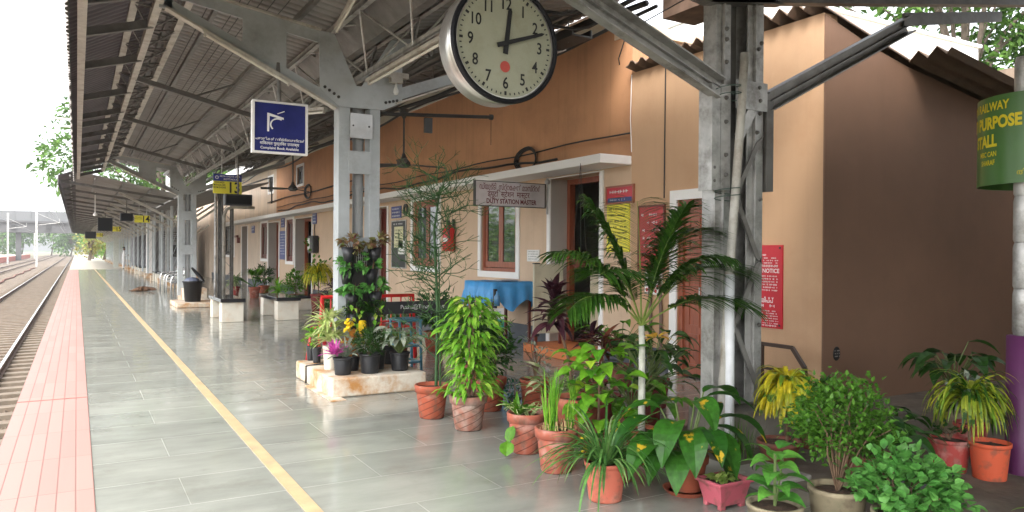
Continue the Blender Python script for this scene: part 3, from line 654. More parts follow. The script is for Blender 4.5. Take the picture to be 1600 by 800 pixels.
# complaint-book sign
t = thing('hanging_sign', (1.865, 8.2, 2.54), 'blue square sign with a white frame hanging from the column arm', 'sign')
mb = MB(); mb.box(1.60, 2.13, 8.18, 8.22, 2.55, 3.06); mb.build('panel', mat('blue_gloss', (.022, .03, .17), .12, var=.15, coat=.5), t)
mb = MB()
for q in ((1.575, 1.60, 2.53, 3.08), (2.13, 2.155, 2.53, 3.08), (1.60, 2.13, 2.53, 2.55), (1.60, 2.13, 3.06, 3.08)): mb.box(q[0], q[1], 8.165, 8.235, q[2], q[3])
mb.build('frame', WHITE, t)
mb = MB(); mb.tube([(1.865, 8.22, 3.08), (1.865, 8.3, 3.52)], .022, 8); mb.build('hanger', STEELD, t)
mb = MB(); mb.prism([(1.73, 2.76), (1.75, 2.76), (1.755, 2.925), (1.90, 2.895), (1.90, 2.915), (1.745, 2.955), (1.73, 2.955)], 8.176, 8.179)
mb.tube([(1.84+.075*math.cos(a), 8.176, 2.835+.065*math.sin(a)) for a in [R(60+15*k) for k in range(12)]], .008, 6)
mb.prism([(1.83, 2.955), (1.84, 2.95), (1.91, 2.98), (1.905, 2.988)], 8.176, 8.179)
mb.build('emblem', LETW, t)
text(t, 'പരാതികൾ / നിർദ്ദേശങ്ങൾ', .036, (1.865, 8.178, 2.68), '-y', LETW, bold=.0006); text(t, 'शिकायत पुस्तिका उपलब्ध', .042, (1.86, 8.178, 2.635), '-y', LETW, bold=.0006)
text(t, 'Complaint Book Available', .038, (1.86, 8.178, 2.587), '-y', LETW, bold=.0008)

# ---------------------------------------------------------------- the canopy over the platform
VX = 2.78           # valley / column line
def col_near(Y, label):
    t = thing('canopy_frame', (VX, Y, 0), label, 'canopy frame', 'steel frames of the main canopy')
    for x0, x1 in ((2.535, 2.665), (2.90, 3.02)):
        mb = MB(); mb.box(x0, x1, Y+.0, Y+.012, .2, 3.14); mb.box(x0, x0+.012, Y+.012, Y+.19, .2, 3.14); mb.box(x0+.012, x1, Y+.178, Y+.19, .2, 3.14)
        bevel(mb.build('post', STEEL, t), .004)
    for z0, z1 in ((.4, .7), (1.38, 1.66), (2.38, 2.64)):
        mb = MB(); mb.box(2.645, 2.92, Y-.010, Y-.001, z0, z1); bevel(mb.build('batten', STEEL, t), .003)
    mb = MB(); mb.tube([(2.80, Y+.13, .25), (2.80, Y+.13, 3.3)], .062, 14)
    for z in (1.3, 2.76, 2.2): mb.lathe([(.066, z), (.069, z+.01), (.069, z+.05), (.066, z+.06)], (2.80, Y+.13, 0), 14)
    mb.build('downpipe', mat('grey_pvc', (.30, .31, .31), .45, var=.06), t)
    # gusset with a notch for the valley girder
    mb = MB(); mb.prism([(2.30, 3.93), (2.315, 3.30), (2.53, 3.12), (3.05, 3.13), (3.28, 3.24), (3.28, 3.95), (3.14, 3.95), (2.79, 3.37), (2.73, 3.37), (2.47, 3.93)], Y-.02, Y-.006)
    fixn(mb.build('gusset', STEEL, t))
    mb = MB()
    for i in range(4):
        mb.lathe([(.001, -.016), (.014, -.014), (.018, 0)], (2.37+.045*i*1.15, Y-.02, 3.32-.035*i*.9), 8, 'y')
        mb.lathe([(.001, -.016), (.014, -.014), (.018, 0)], (3.08+.045*i, Y-.02, 3.22+.012*i), 8, 'y')
    mb.build('bolt', DARKSTEEL, t)
    # arms
    mb = MB()
    mb.prism([(2.53, 3.13), (2.315, 3.305), (.80, 4.02), (.72, 3.97), (.78, 3.92), (2.31, 3.20), (2.50, 3.08)], Y-.012, Y+.01)
    mb.prism([(2.315, 3.93), (2.315, 3.80), (.75, 4.06), (.75, 4.17)], Y-.012, Y+.01)
    mb.prism([(1.95, 3.865), (1.95, 3.47), (1.50, 3.69), (1.50, 3.935)], Y-.013, Y+.009)
    mb.box(.70, .82, Y-.012, Y+.01, 3.92, 4.2)
    fixn(mb.build('arm', STEEL, t))
    mb = MB()
    mb.bar((.76, Y+.0, 3.925), (2.50, Y+.0, 3.095), .11, .022); mb.bar((.75, Y, 4.18), (2.32, Y, 3.94), .11, .02)
    mb.build('flange', PALESTEEL, t)
    mb = MB()
    mb.prism([(3.28, 3.28), (3.28, 3.42), (5.55, 4.28), (5.55, 4.18)], Y-.012, Y+.01); mb.prism([(3.28, 3.88), (3.28, 3.98), (5.55, 4.42), (5.55, 4.32)], Y-.012, Y+.01)
    fixn(mb.build('arm', STEEL, t))
    mb = MB(); mb.bar((3.2, Y, 3.22), (5.55, Y, 4.17), .11, .02); mb.build('flange', PALESTEEL, t)
    return t
F1 = col_near(8.3, 'blue grey steel column and arms with riveted gusset beside the clock')
F2 = copy_tree(F1); F2.location.y = 23.7; F2['label'] = 'second steel column and arms standing over the black dustbin'

# plate on first column
t = thing('tin_plate', (2.78, 8.28, 2.9), 'pale rectangular metal plate with two bolts high on the first column', 'plate')
mb = MB(); mb.box(2.655, 2.915, 8.262, 8.27, 2.78, 3.06); bevel(mb.build('plate', mat('tin', (.55, .56, .56), .35, .4, var=.1, dirt=(.35, .33, .3), dirt_amt=.5), t), .003)
mb = MB()
for x in (2.69, 2.875): mb.lathe([(.001, -.01), (.009, -.008), (.011, 0)], (x, 8.262, 2.92), 8, 'y')
mb.build('bolt', DARKSTEEL, t)

def roof(label, segs, y0, y1, m, pitch=.16, amp=.018, group=None, name='canopy_roof', kind='trap'):
    t = thing(name, (segs[0][0], (y0+y1)/2, segs[0][1]), label, 'roof')
    for (x0, z0, x1, z1, mm) in segs: corr(MB(), x0, z0, x1, z1, y0, y1, pitch, amp, .008, kind, 10 if kind == 'trap' else 8).build('sheet', mm or m, t)
    return t
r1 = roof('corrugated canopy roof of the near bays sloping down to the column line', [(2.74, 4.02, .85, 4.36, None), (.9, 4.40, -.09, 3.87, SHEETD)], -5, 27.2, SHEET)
r1b = roof('corrugated canopy roof between the column line and the station wall', [(2.82, 4.02, 5.66, 4.56, None)], 4.5, 27.2, SHEET)
# fascia
mb = MB(); mb.box(.02, .075, -5, 27.2, 3.70, 3.82); mb.box(-.005, .02, -5, 27.2, 3.70, 3.712)
mb.build('fascia_channel', PALESTEEL, r1)
mb = MB(); corr(mb, -.13, 3.62, -.12, 3.90, -5, 27.2, .16, .0, .006, 'sine', 8)
mb2 = MB(); n = int(32.2/.02); vs = []; fs = []
for i in range(n+1):
    y = -5+i*.02; a = .014*math.sin(2*math.pi*y/.16); vs += [(-.09+a, y, 3.64+.006*math.sin(y*31)), (-.09+a, y, 3.89)]
for i in range(n): fs.append((2*i, 2*i+2, 2*i+3, 2*i+1))
mb2.add(vs, fs); mb2.build('fascia_sheet', mat('weathered_sheet', (.26, .24, .22), .7, var=.2, scale=3), r1, True)
for y in (6.9, 8.0, 9.2, 10.9, 13.2, 15.1, 16.1, 17.7, 19.2, 21.2, 22.3, 23.9, 25.4, 26.9):
    mb = MB(); mb.bar((.03, y, 3.80), (.72, y, 4.0), .012, .09); mb.bar((.03, y, 3.755), (.72, y, 3.955), .06, .012); mb.build('outrigger', STEELD, r1)
for x, z in ((1.35, 4.225), (2.12, 4.09), (.95, 4.29)):
    mb = MB(); mb.bar((x, -5, z), (x, 27.2, z), .05, .06); mb.build('purlin', STEELD, r1)
for x in (1.25, 1.5, 1.58, 1.68, 1.78, 1.9):
    mb = MB(); mb.tube([(x, 5, 4.265-(x-.95)*.18), (x, 26, 4.265-(x-.95)*.18)], .006, 4); mb.build('wire', WIRE, r1)
for x, z in ((3.6, 4.10), (4.4, 4.26), (5.3, 4.43)):
    mb = MB(); mb.bar((x, 7.3, z), (x, 27.2, z), .05, .07); mb.build('purlin', STEELD, r1b)

def tri_girder(name, y0, y1, a, b, c, step, label, mch, mbr, r=.012, cw=.05):
    t = thing(name, (a[0], (y0+y1)/2, a[1]), label, 'girder')
    for p in (a, b, c):
        mb = MB(); mb.bar((p[0], y0, p[1]), (p[0], y1, p[1]), cw, cw*.45); mb.bar((p[0]-cw/2+.004, y0, p[1]+cw/2), (p[0]-cw/2+.004, y1, p[1]+cw/2), .008, cw); mb.build('chord', mch, t)
    n = int((y1-y0)/step)
    for (p, q) in ((a, b), (a, c), (b, c)):
        mb = MB()
        for i in range(n):
            y = y0+i*step; mb.tube([(p[0], y, p[1]), (q[0], y+step/2, q[1])], r, 5); mb.tube([(q[0], y+step/2, q[1]), (p[0], y+step, p[1])], r, 5)
        mb.build('lacing', mbr, t)
    return t
tri_girder('lattice_girder', -5, 27, (.70, 3.97), (1.02, 4.12), (.52, 4.13), .9, 'pale lattice girder along the track side of the canopy', PALESTEEL, STEELD, .011, .075)
tri_girder('lattice_girder', 1.5, 27, (2.76, 3.43), (2.45, 3.93), (3.10, 3.95), 1.3, 'dark lattice girder along the valley above the columns', GALV, GALV, .012, .055)
tri_girder('lattice_girder', 7.3, 27, (4.7, 4.0), (4.45, 4.2), (4.95, 4.28), 1.1, 'lattice girder under the canopy close to the station wall', STEELD, STEELD, .012, .05)
tri_girder('lattice_girder', 7.3, 27, (3.75, 3.85), (3.55, 4.05), (3.95, 4.1), 1.2, 'slender lattice girder between the columns and the wall girder', STEELD, STEELD, .010, .04)
mb = MB(); mb.prism([(2.50, 4.0), (2.74, 3.78), (2.84, 3.78), (3.1, 4.02), (3.08, 4.02), (2.83, 3.80), (2.75, 3.80), (2.52, 4.02)], -5, 27.2); tag(fixn(mb.build('valley_gutter', STEELD, None, loc=(2.79, 0, 3.8))), 'sheet steel gutter in the roof valley over the columns', 'gutter')
for y, lb in ((12.2, 'nearest'), (15.9, 'middle'), (19.8, 'farthest')):
    mb = MB(); mb.bar((.72, y, 3.99), (2.74, y, 3.5), .07, .07); mb.tube([(1.5, y, 3.8), (2.1, y, 4.06)], .015, 5); mb.bar((2.74, y, 3.5), (5.5, y, 4.35), .06, .06)
    tag(mb.build('tie_rafter', STEELD, None, loc=(2.7, y, 3.5)), lb+' of three thin V shaped rafters between the two gusseted columns', 'rafter')

# tube lights and bulbs
def tube_light(a, b, label, drop=.05):
    t = thing('tube_light', a, label, 'lamp', 'tube lights under the canopy'); a = Vector(a); b = Vector(b); d = Vector((0, 0, -drop))
    mb = MB(); mb.bar(a, b, .05, .035); mb.build('batten', PALESTEEL, t)
    mb = MB(); mb.tube([a+d+(b-a)*.04, a+d+(b-a)*.96], .014, 8); mb.build('tube', mat('lamp_glass', (.72, .70, .62), .2), t)
    mb = MB(); mb.bar(a+d*.5+(b-a)*.02, a+d*.5+(b-a)*.02+(b-a)*.02, .03, .07); mb.bar(a+d*.5+(b-a)*.96, a+d*.5+(b-a)*.98, .03, .07); mb.build('holder', PALESTEEL, t)
tube_light((2.76, 5.6, 3.38), (2.76, 8.0, 3.38), 'long tube light along the valley girder left of the clock')
tube_light((2.2, 6.7, 3.86), (2.35, 7.8, 3.84), 'twin tube fitting under the roof above the first column', .04)
tube_light((2.5, 8.7, 3.16), (2.1, 9.9, 3.25), 'pale tube fitting behind the blue hanging sign', .04)
tube_light((1.1, 8.24, 3.74), (2.0, 8.24, 3.31), 'tube fitting fixed under the left arm of the first column', .03)
t = thing('bulb', (3.17, 8.2, 3.3), 'clear light bulb in a rusty bracket on the gusset plate', 'lamp')
mb = MB(); mb.box(2.98, 3.32, 8.18, 8.26, 3.50, 3.56); mb.box(3.1, 3.24, 8.16, 8.24, 3.44, 3.50); mb.build('bracket', PALESTEEL, t)
mb = MB(); c = (3.17, 8.2, 3.30); mb.lathe([(.001, 0), (.02, .005), (.033, .035), (.03, .06), (.015, .1), (.014, .14)], c, 14); mb.build('glass', mat('bulb_glass', (.75, .77, .76), .1), t, True)

# ceiling fan
def fan(c, label, rod, L=.62, a0=.15):
    t = thing('ceiling_fan', c, label, 'fan', 'ceiling fans under the canopy')
    mb = MB(); mb.tube([c, (c[0], c[1], c[2]+rod)], .014, 8); mb.build('rod', DARKSTEEL, t)
    mb = MB(); mb.lathe([(.001, .16), (.02, .16), (.035, .1), (.09, .04), (.095, 0), (.06, -.03), (.001, -.035)], c, 18); mb.build('motor', DARKSTEEL, t, True)
    mb = MB(); mb.lathe([(.02, rod-.12), (.07, rod-.02), (.07, rod), (.001, rod)], c, 14); mb.build('canopy_cup', DARKSTEEL, t, True)
    for k in range(3):
        a = a0+k*2.094; d = Vector((math.cos(a), math.sin(a), 0)); s = Vector((-d.y, d.x, .25)); cc = Vector(c)+Vector((0, 0, .01))
        mb = MB(); q = [cc+d*.08-s*.02, cc+d*.2-s*.06, cc+d*L-s*.07, cc+d*L+s*.07, cc+d*.2+s*.06, cc+d*.08+s*.02]
        mb.add(q+[p+Vector((0, 0, .006)) for p in q], [(0, 1, 2, 3, 4, 5), (11, 10, 9, 8, 7, 6)]+[(i, i+6, (i+1) % 6+6, (i+1) % 6) for i in range(6)]); mb.build('blade', DARKSTEEL, t)
    return t
fan((3.79, 9.5, 2.66), 'dark ceiling fan on a rod in front of the orange wall', .75, a0=.1)
fan((3.79, 15.5, 2.75), 'second dark ceiling fan farther along the canopy', .9, a0=.8)
t = thing('pipe_bracket', (3.2, 8.35, 3.15), 'dark horizontal pipe reaching from the column towards the wall', 'pipe')
mb = MB(); mb.tube([(3.04, 8.36, 3.10), (4.5, 8.36, 3.20)], .022, 8); mb.lathe([(.001, -.02), (.035, -.02), (.035, .02), (.001, .02)], (4.5, 8.36, 3.2), 12, 'x'); mb.build('pipe', DARKSTEEL, t)
mb = MB(); mb.box(3.62, 3.72, 8.4, 8.44, 2.94, 3.12); mb.build('bracket', DARKSTEEL, t)
mb = MB(); mb.tube([(4.5, 8.36, 3.2), (4.5, 8.36, 2.85)], .004, 4); mb.build('wire', WIRE, t)

# ---------------------------------------------------------------- far canopy
r2 = roof('lower corrugated canopy roof of the far bays running into the distance', [(2.95, 3.36, -.05, 3.98, None), (-.02, 4.0, -.50, 3.82, SHEETD), (3.0, 3.36, 5.9, 3.92, None)], 27.6, 116, SHEET, .25, .03, kind='sine')
mb = MB(); mb.box(-.53, -.51, 27.6, 116, 3.55, 3.86); mb.build('fascia_sheet', SHEETD, r2)
for y in [28.5+i*3.5 for i in range(25)]:
    mb = MB(); mb.bar((-.45, y, 3.72), (2.9, y, 3.26), .05, .08); mb.bar((-.45, y, 3.68), (-.05, y, 3.85), .04, .05); mb.build('rafter', STEELD, r2)
for x, z in ((.5, 3.78), (1.3, 3.62), (2.1, 3.46), (-.2, 3.84)):
    mb = MB(); mb.bar((x, 27.6, z), (x, 116, z), .05, .07); mb.build('purlin', STEELD, r2)
GFR = 'columns of the far canopy'
def far_col(y, x=3.45):
    t = thing('canopy_column', (x, y, 0), 'grey steel column with diagonal brace in the far canopy row', 'column', GFR)
    mb = MB(); mb.box(x-.16, x-.08, y-.1, y+.1, 0, 3.3); mb.box(x+.08, x+.16, y-.1, y+.1, 0, 3.3)
    for k in range(6): mb.bar((x-.1, y-.08, .3+k*.5), (x+.1, y-.08, .8+k*.5), .01, .05, (0, 1, 0))
    mb.build('post', STEEL, t)
    mb = MB(); mb.bar((x-.1, y, 2.4), (x-2.2, y, 3.5), .06, .08); mb.bar((x+.1, y, 2.4), (x+1.6, y, 3.5), .06, .08); mb.build('brace', PALESTEEL, t)
    mb = MB(); mb.box(x-.3, x+.3, y-.3, y+.3, 0, .25); mb.build('base', CEMENT, t)
    return t
fc = far_col(29.5)
for i in range(1, 22):
    c = copy_tree(fc); c.location.y = 29.5+i*3.9
for i in range(20):
    c = copy_tree(fc); c.location = (5.6, 45+i*3.6, 0)
    c['label'] = 'grey steel column of the inner row beyond the station building'; c['group'] = 'inner columns of the far canopy'
# kiosk and grey partitions
t = thing('kiosk', (4.4, 44, 0), 'grey metal stall with a dark window under the far canopy', 'kiosk')
mb = MB(); mb.box(3.75, 5.6, 46, 49.6, 0, 3.0); mb.build('body', mat('grey_sheet', (.30, .31, .33), .6, var=.1, scale=3), t)
mb = MB(); mb.box(4.25, 4.95, 45.96, 46, 1.15, 1.8); mb.build('window', GLASS, t); mb = MB()
for k in range(5): mb.box(4.1, 5.1, 45.94, 45.985, 2.0+k*.12, 2.05+k*.12)
mb.build('louvre', STEELD, t)
mb = MB(); mb.box(3.3, 3.7, 45.7, 46.05, 0, 3.1); tag(mb.build('pillar', WHITE, None, loc=(3.5, 45.9, 0)), 'square white pillar at the front of the grey stall', 'pillar')
mb = MB(); mb.box(3.9, 5.5, 66, 72, 0, 2.9); tag(mb.build('store_room', mat('grey_sheet2', (.2, .2, .22), .6), None, loc=(4.7, 69, 0)), 'dark grey store room far down the platform', 'room')
mb = MB(); mb.box(2.75, 3.15, 74, 74.3, 0, 2.7); tag(mb.build('pillar', mat('greenish_board', (.45, .47, .42), .6), None, loc=(2.95, 74, 0)), 'pale tall board behind the walking man', 'board')

# coach indicators
def coach_sign(x0, x1, Y, z0, z1, num, label, lines=True, top=False):
    t = thing('coach_sign', ((x0+x1)/2, Y, z0), label, 'sign', 'yellow coach number signs')
    zb = z0+(z1-z0)*(.64 if top else 1); h = zb-z0; w = x1-x0
    mb = MB(); mb.box(x0, x1, Y, Y+.04, z0, zb); mb.build('panel', YELB, t)
    if top:
        mb = MB(); mb.box(x0, x1, Y, Y+.04, zb, z1); mb.build('header', BLUEB, t)
        text(t, 'ARYA VAIDYA SALA', .05, (x0+w*.58, Y-.003, zb+.10), '-y', LETW, bold=.0008, sx=.9); text(t, 'KOTTAKKAL', .05, (x0+w*.62, Y-.003, zb+.04), '-y', LETW, bold=.0008)
        mb = MB(); mb.lathe([(.022, 0), (.035, 0)], (x0+.07, Y-.003, zb+.075), 14, 'y'); mb.build('emblem', LETW, t)
        text(t, 'TOWARDS\nMANGALORE\nFROM ENGINE', .052, (x0+w*.22, Y-.003, z0+h*.68), '-y', LETB, sx=.72, bold=.0008)
    else:
        text(t, 'TOWARDS\nMANGALORE', .06, (x0+w*.25, Y-.003, z0+h*.62), '-y', LETB, sx=.75)
    text(t, num, h*1.2, (x0+w*.72, Y-.003, z0+h*.46), '-y', LETB, bold=.006, sx=.85)
    mb = MB(); mb.tube([(x0+w*.3, Y+.02, z1), (x0+w*.3, Y+.02, z1+.6)], .012, 6); mb.tube([(x0+w*.8, Y+.02, z1), (x0+w*.8, Y+.02, z1+.6)], .012, 6); mb.build('hanger', GALV, t)
coach_sign(2.42, 2.98, 16.5, 2.68, 3.08, '13', 'yellow coach sign 13 under a dark blue header', top=True)
coach_sign(1.89, 2.42, 32, 2.55, 2.82, '14', 'small yellow coach sign 14 farther down the canopy')
coach_sign(1.74, 2.20, 49, 2.56, 2.84, '15', 'distant yellow coach sign 15')
coach_sign(1.3, 1.75, 66, 2.5, 2.78, '16', 'most distant small yellow coach sign')
def led(x0, x1, Y, z0, z1, label, hang=.5):
    t = thing('display_box', ((x0+x1)/2, Y, z0), label, 'display', 'black display boxes under the canopy')
    mb = MB(); mb.box(x0, x1, Y, Y+.25, z0, z1); bevel(mb.build('case', BLACKP, t), .015)
    mb = MB(); mb.box(x0+.03, x1-.03, Y-.004, Y-.001, z0+.03, z1-.03); mb.build('screen', mat('dead_screen', (.008, .008, .009), .5, spec=.2), t)
    mb = MB(); mb.tube([((x0+x1)/2, Y+.1, z1), ((x0+x1)/2, Y+.1, z1+hang)], .02, 6); mb.build('hanger', STEELD, t)
led(2.6, 3.14, 16.2, 2.43, 2.66, 'black display box hanging below coach sign 13', 1.0); led(1.42, 1.86, 32.3, 2.6, 2.9, 'black display box beside coach sign 14')
led(.95, 1.65, 45.5, 2.5, 3.2, 'large black screen box between coach signs'); led(.5, 1.2, 62, 2.3, 2.8, 'dark display box near the canopy end')
t = thing('pendant_lamp', (1.05, 33, 2.9), 'small white pendant lamp on a rod under the far canopy', 'lamp')
mb = MB(); mb.tube([(.6, 33, 2.85), (.6, 33, 3.7)], .02, 6); mb.build('rod', WHITE, t); mb = MB(); mb.lathe([(.001, 2.78), (.07, 2.8), (.08, 2.86), (.02, 2.93)], (.6, 33, 0), 12); mb.build('shade', WHITE, t)

# lattice column with pipes farther on, gooseneck
t = thing('lattice_column', (4.0, 24.6, 0), 'lattice steel column with pipes behind the granite benches', 'column')
mb = MB()
for dx in (-.15, .15):
    for dy in (-.15, .15): mb.box(4+dx-.03, 4+dx+.03, 24.6+dy-.03, 24.6+dy+.03, 0, 3.5)
mb.build('angle', STEELD, t); mb = MB()
for k in range(9): mb.bar((3.85, 24.44, .2+k*.36), (4.15, 24.44, .56+k*.36), .01, .05, (0, 1, 0)) if k % 2 else mb.bar((4.15, 24.44, .2+k*.36), (3.85, 24.44, .56+k*.36), .01, .05, (0, 1, 0))
for k in range(9): mb.bar((3.83, 24.44, .2+k*.36), (3.83, 24.76, .56+k*.36), .01, .05, (1, 0, 0))
mb.build('lacing', STEELD, t)
t = thing('bent_pipe', (3.9, 24.2, 0), 'grey pipe bending over at the top beside the lattice column', 'pipe')
mb = MB(); mb.tube([(3.86, 24.2, 0), (3.86, 24.2, 2.55), (3.93, 24.2, 2.75), (4.1, 24.2, 2.83), (4.75, 24.2, 2.83)], .05, 10); mb.build('pipe', PALESTEEL, t, True)
mb = MB(); mb.tube([(3.62, 24.2, 0), (3.62, 24.2, 3.4)], .04, 8); tag(mb.build('riser_pipe', GALV, None, loc=(3.62, 24.2, 0)), 'straight grey riser pipe left of the bent pipe', 'pipe')
mb = MB(); mb.tube([(3.72, 24.3, 0), (3.72, 24.3, 3.4)], .03, 8); tag(mb.build('riser_pipe', STEELD, None, loc=(3.72, 24.3, 0)), 'thin dark riser pipe between two paler pipes', 'pipe')

# ---------------------------------------------------------------- near column on the right with its small canopy
LACE = mat('grimy_lacing_steel', (.26, .25, .235), .5, .3, var=.2, dirt=(.08, .06, .05), dirt_amt=.6)
N = thing('lattice_column', (4.48, 4.2, 0), 'heavy laced steel column with braces in front of the annex', 'column')
YN = 4.2
for side, x0, x1, mm in ((0, 4.19, 4.35, GALV), (1, 4.53, 4.71, GALV)):
    mb = MB(); mb.box(x0, x1, YN, YN+.014, .34, 3.5); mb.box(x0 if side == 0 else x1-.014, x0+.014 if side == 0 else x1, YN+.014, YN+.12, .30, 3.5); mb.box(x0, x1, YN+.12, YN+.134, .30, 3.5)
    mb.box(x0+.06, x0+.075, YN-.03, YN, .34, 3.5)
    bevel(mb.build('channel', mm, N), .004)
mb = MB(); mb.box(4.352, 4.528, YN+.118, YN+.13, .31, 3.5); mb.build('dark_gap_plate', STEELD, N)  # dark plate added to darken the gap between the channels
zs = [(.45, .95), (.95, 1.45), (1.45, 1.95), (1.95, 2.4)]
for i, (a, b) in enumerate(zs):
    p, q = ((4.37, a), (4.63, b)) if i % 2 else ((4.63, a), (4.37, b))
    m2 = MB(); m2.bar((p[0], YN-.036, p[1]), (q[0], YN-.036, q[1]), .012, .075, (0, 1, 0)) if False else m2.prism([(p[0]-.04, p[1]+.03), (p[0]+.04, p[1]-.03), (q[0]+.04, q[1]-.03), (q[0]-.04, q[1]+.03)] if p[0] > q[0] else [(p[0]-.04, p[1]-.03), (p[0]+.04, p[1]+.03), (q[0]+.04, q[1]+.03), (q[0]-.04, q[1]-.03)], YN-.044, YN-.032); fixn(m2.build('lacing', LACE, N))
    m2 = MB(); m2.prism([(q[0]-.035, p[1]-.02), (q[0]+.035, p[1]+.02), (p[0]+.035, q[1]+.02), (p[0]-.035, q[1]-.02)], YN+.136, YN+.148); fixn(m2.build('lacing', STEELD, N))
m2 = MB(); m2.prism([(4.36, 2.42), (4.58, 2.75), (4.65, 2.70), (4.43, 2.36)], YN-.044, YN-.032); fixn(m2.build('lacing', GALV, N))
m2 = MB(); m2.box(4.355, 4.70, YN-.05, YN-.045, 2.62, 2.84); m2.build('batten', GALV, N)
m2 = MB(); m2.prism([(4.10, 1.98), (4.10, 2.78), (4.185, 2.78), (4.185, 1.98)], YN-.06, YN-.045); m2.box(4.10, 4.115, YN-.045, YN+.08, 1.98, 2.78); m2.box(4.19, 4.29, YN-.06, YN-.045, 1.98, 2.78); m2.build('cleat', GALV, N)
m2 = MB(); m2.box(4.715, 4.78, YN-.03, YN-.015, 2.0, 2.72); m2.box(4.78, 4.795, YN-.03, YN+.1, 2.0, 2.72); m2.build('cleat', STEELD, N)
mb = MB()
for x, z in [(4.24, z) for z in (2.1, 2.25, 2.5, 2.68, 2.95, 3.12, 3.2)]+[(4.59, 2.45), (4.62, 2.7), (4.61, 2.8), (4.6, 3.1), (4.63, 3.15), (4.37, 1.45), (4.63, .95), (4.37, .47), (4.63, 1.93), (4.13, 2.05), (4.13, 2.15), (4.62, 2.6)]:
    mb.lathe([(.001, -.02), (.012, -.018), (.018, 0)], (x, YN-.044 if x != 4.24 else YN-.06, z), 8, 'y')
mb.build('bolt', STEELD, N)
# braces (deep channels)
def channel(a, b, w, name, m, parent, dep=.09):
    a = Vector(a); b = Vector(b); mb = MB(); d = (b-a).normalized(); u = Vector((0, 1, 0)).cross(d).normalized(); y = Vector((0, 1, 0))
    mb.bar(a, b, .012, w, u) if False else None
    def pl(o, ww, hh):   # box along a-b, ww in u, hh in y
        vs = []
        for p in (a, b):
            for i, j in ((-1, -1), (1, -1), (1, 1), (-1, 1)): vs.append(p+o+u*(i*ww/2)+y*(j*hh/2))
        mb.add(vs, [(0, 1, 2, 3), (7, 6, 5, 4), (0, 4, 5, 1), (1, 5, 6, 2), (2, 6, 7, 3), (3, 7, 4, 0)])
    pl(Vector((0, 0, 0)), w, .012); pl(u*(w/2)-y*(dep/2), .012, dep); pl(-u*(w/2)-y*(dep/2), .012, dep); pl(u*(w*.1)-y*.02, .012, .04)
    return fixn(mb.build(name, m, parent))
channel((4.17, YN-.02, 2.74), (2.10, YN-.02, 3.52), .15, 'brace', GALV, N)
channel((4.745, YN+.03, 2.71), (6.60, YN+.03, 3.62), .14, 'brace', LACE, N)
mb = MB(); mb.prism([(6.52, 3.59), (6.52, 3.71), (8.15, 3.99), (8.15, 3.89)], YN-.012, YN+.012); mb.build('cleat', STEELD, N)
mb = MB(); mb.prism([(4.1, 3.38), (4.1, 3.60), (9.8, 4.52), (9.8, 4.32)], YN-.05, YN+.05); fixn(mb.build('rafter', STEELD, N))
mb = MB(); mb.prism([(4.9, 3.50), (1.9, 3.86), (1.9, 3.72), (4.1, 3.38)], YN-.05, YN+.05); fixn(mb.build('rafter', STEELD, N))
mb = MB(); mb.prism([(4.2, 0), (4.86, 0), (4.84, .30), (4.22, .30)], 4.1, 4.5); pl_ = mb.build('base', mat('grey_plinth', (.22, .2, .17), .9, var=.25, scale=5, bump=.4), N); bevel(pl_, .015)
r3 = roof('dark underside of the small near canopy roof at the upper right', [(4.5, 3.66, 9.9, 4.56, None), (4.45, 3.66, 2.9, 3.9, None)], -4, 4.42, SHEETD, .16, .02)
for x, z in ((5.2, 3.72), (6.4, 3.92), (7.6, 4.12), (8.8, 4.32), (3.7, 3.73)):
    mb = MB(); mb.bar((x, -4, z), (x, 4.42, z), .05, .08); mb.build('purlin', STEELD, r3)
mb = MB(); mb.prism([(4.32, 3.5), (4.32, 3.72), (4.34, 3.72), (4.34, 3.52), (4.66, 3.52), (4.66, 3.72), (4.68, 3.72), (4.68, 3.5)], -4, 4.95); tag(fixn(mb.build('valley_gutter', mat('rusty_gutter', (.16, .1, .07), .85, var=.4), None, loc=(4.5, 2, 3.5))), 'rusty gutter end over the laced column', 'gutter')
mb = MB()
for k, (dx, dz) in enumerate(((0, 0), (.08, .05), (.15, -.03), (.22, .08))): mb.tube([(4.0-dx*3+.3*math.sin(j*.5+k)*.1, 4.5+j*.22, 3.52+dz+.07*math.sin(j*.9+k)+j*.02) for j in range(10)], .014+.004*(k % 2), 5)
tag(mb.build('cable_bundle', WIRE, None, True, loc=(4, 4.5, 3.5)), 'tangle of black cables left of the laced column top', 'cable')
cable([(4.1, YN+.1, 3.5), (3.9, 4.9, 3.32), (3.85, 4.95, 3.1), (3.86, 4.95, 3.05)], .005, 'short loose wire hanging by the top of the laced column')
# leaning galvanised pipes against near column
mb = MB(); mb.tube([(4.37, YN-.12, 3.02), (4.33, YN-.13, 2.6), (4.24, YN-.13, 1.6), (4.12, YN-.13, .02)], .033, 12); tag(mb.build('leaning_pipe', PALESTEEL, None, True, loc=(4.16, YN-.1, .3)), 'long pale pipe tied to the laced column', 'pipe')
mb = MB(); mb.tube([(4.20, YN-.15, 1.35), (4.185, YN-.17, .01)], .036, 14, .04); tag(mb.build('leaning_pipe', mat('white_pipe', (.7, .72, .74), .35), None, True, loc=(4.2, YN-.2, .3)), 'short thick white pipe at the foot of the laced column', 'pipe')
mb = MB()
for z in (1.9, 2.66):
    mb.tube([(4.22+.09*math.cos(a*.6), YN-.1+.1*math.sin(a*.6), z+.01*a*.5) for a in range(22)], .004, 4)
tag(mb.build('binding_wire', mat('greenish_wire', (.08, .12, .1), .5), None, loc=(4.24, YN-.1, 1.9)), 'thin wire lashing the pipe to the column', 'wire')

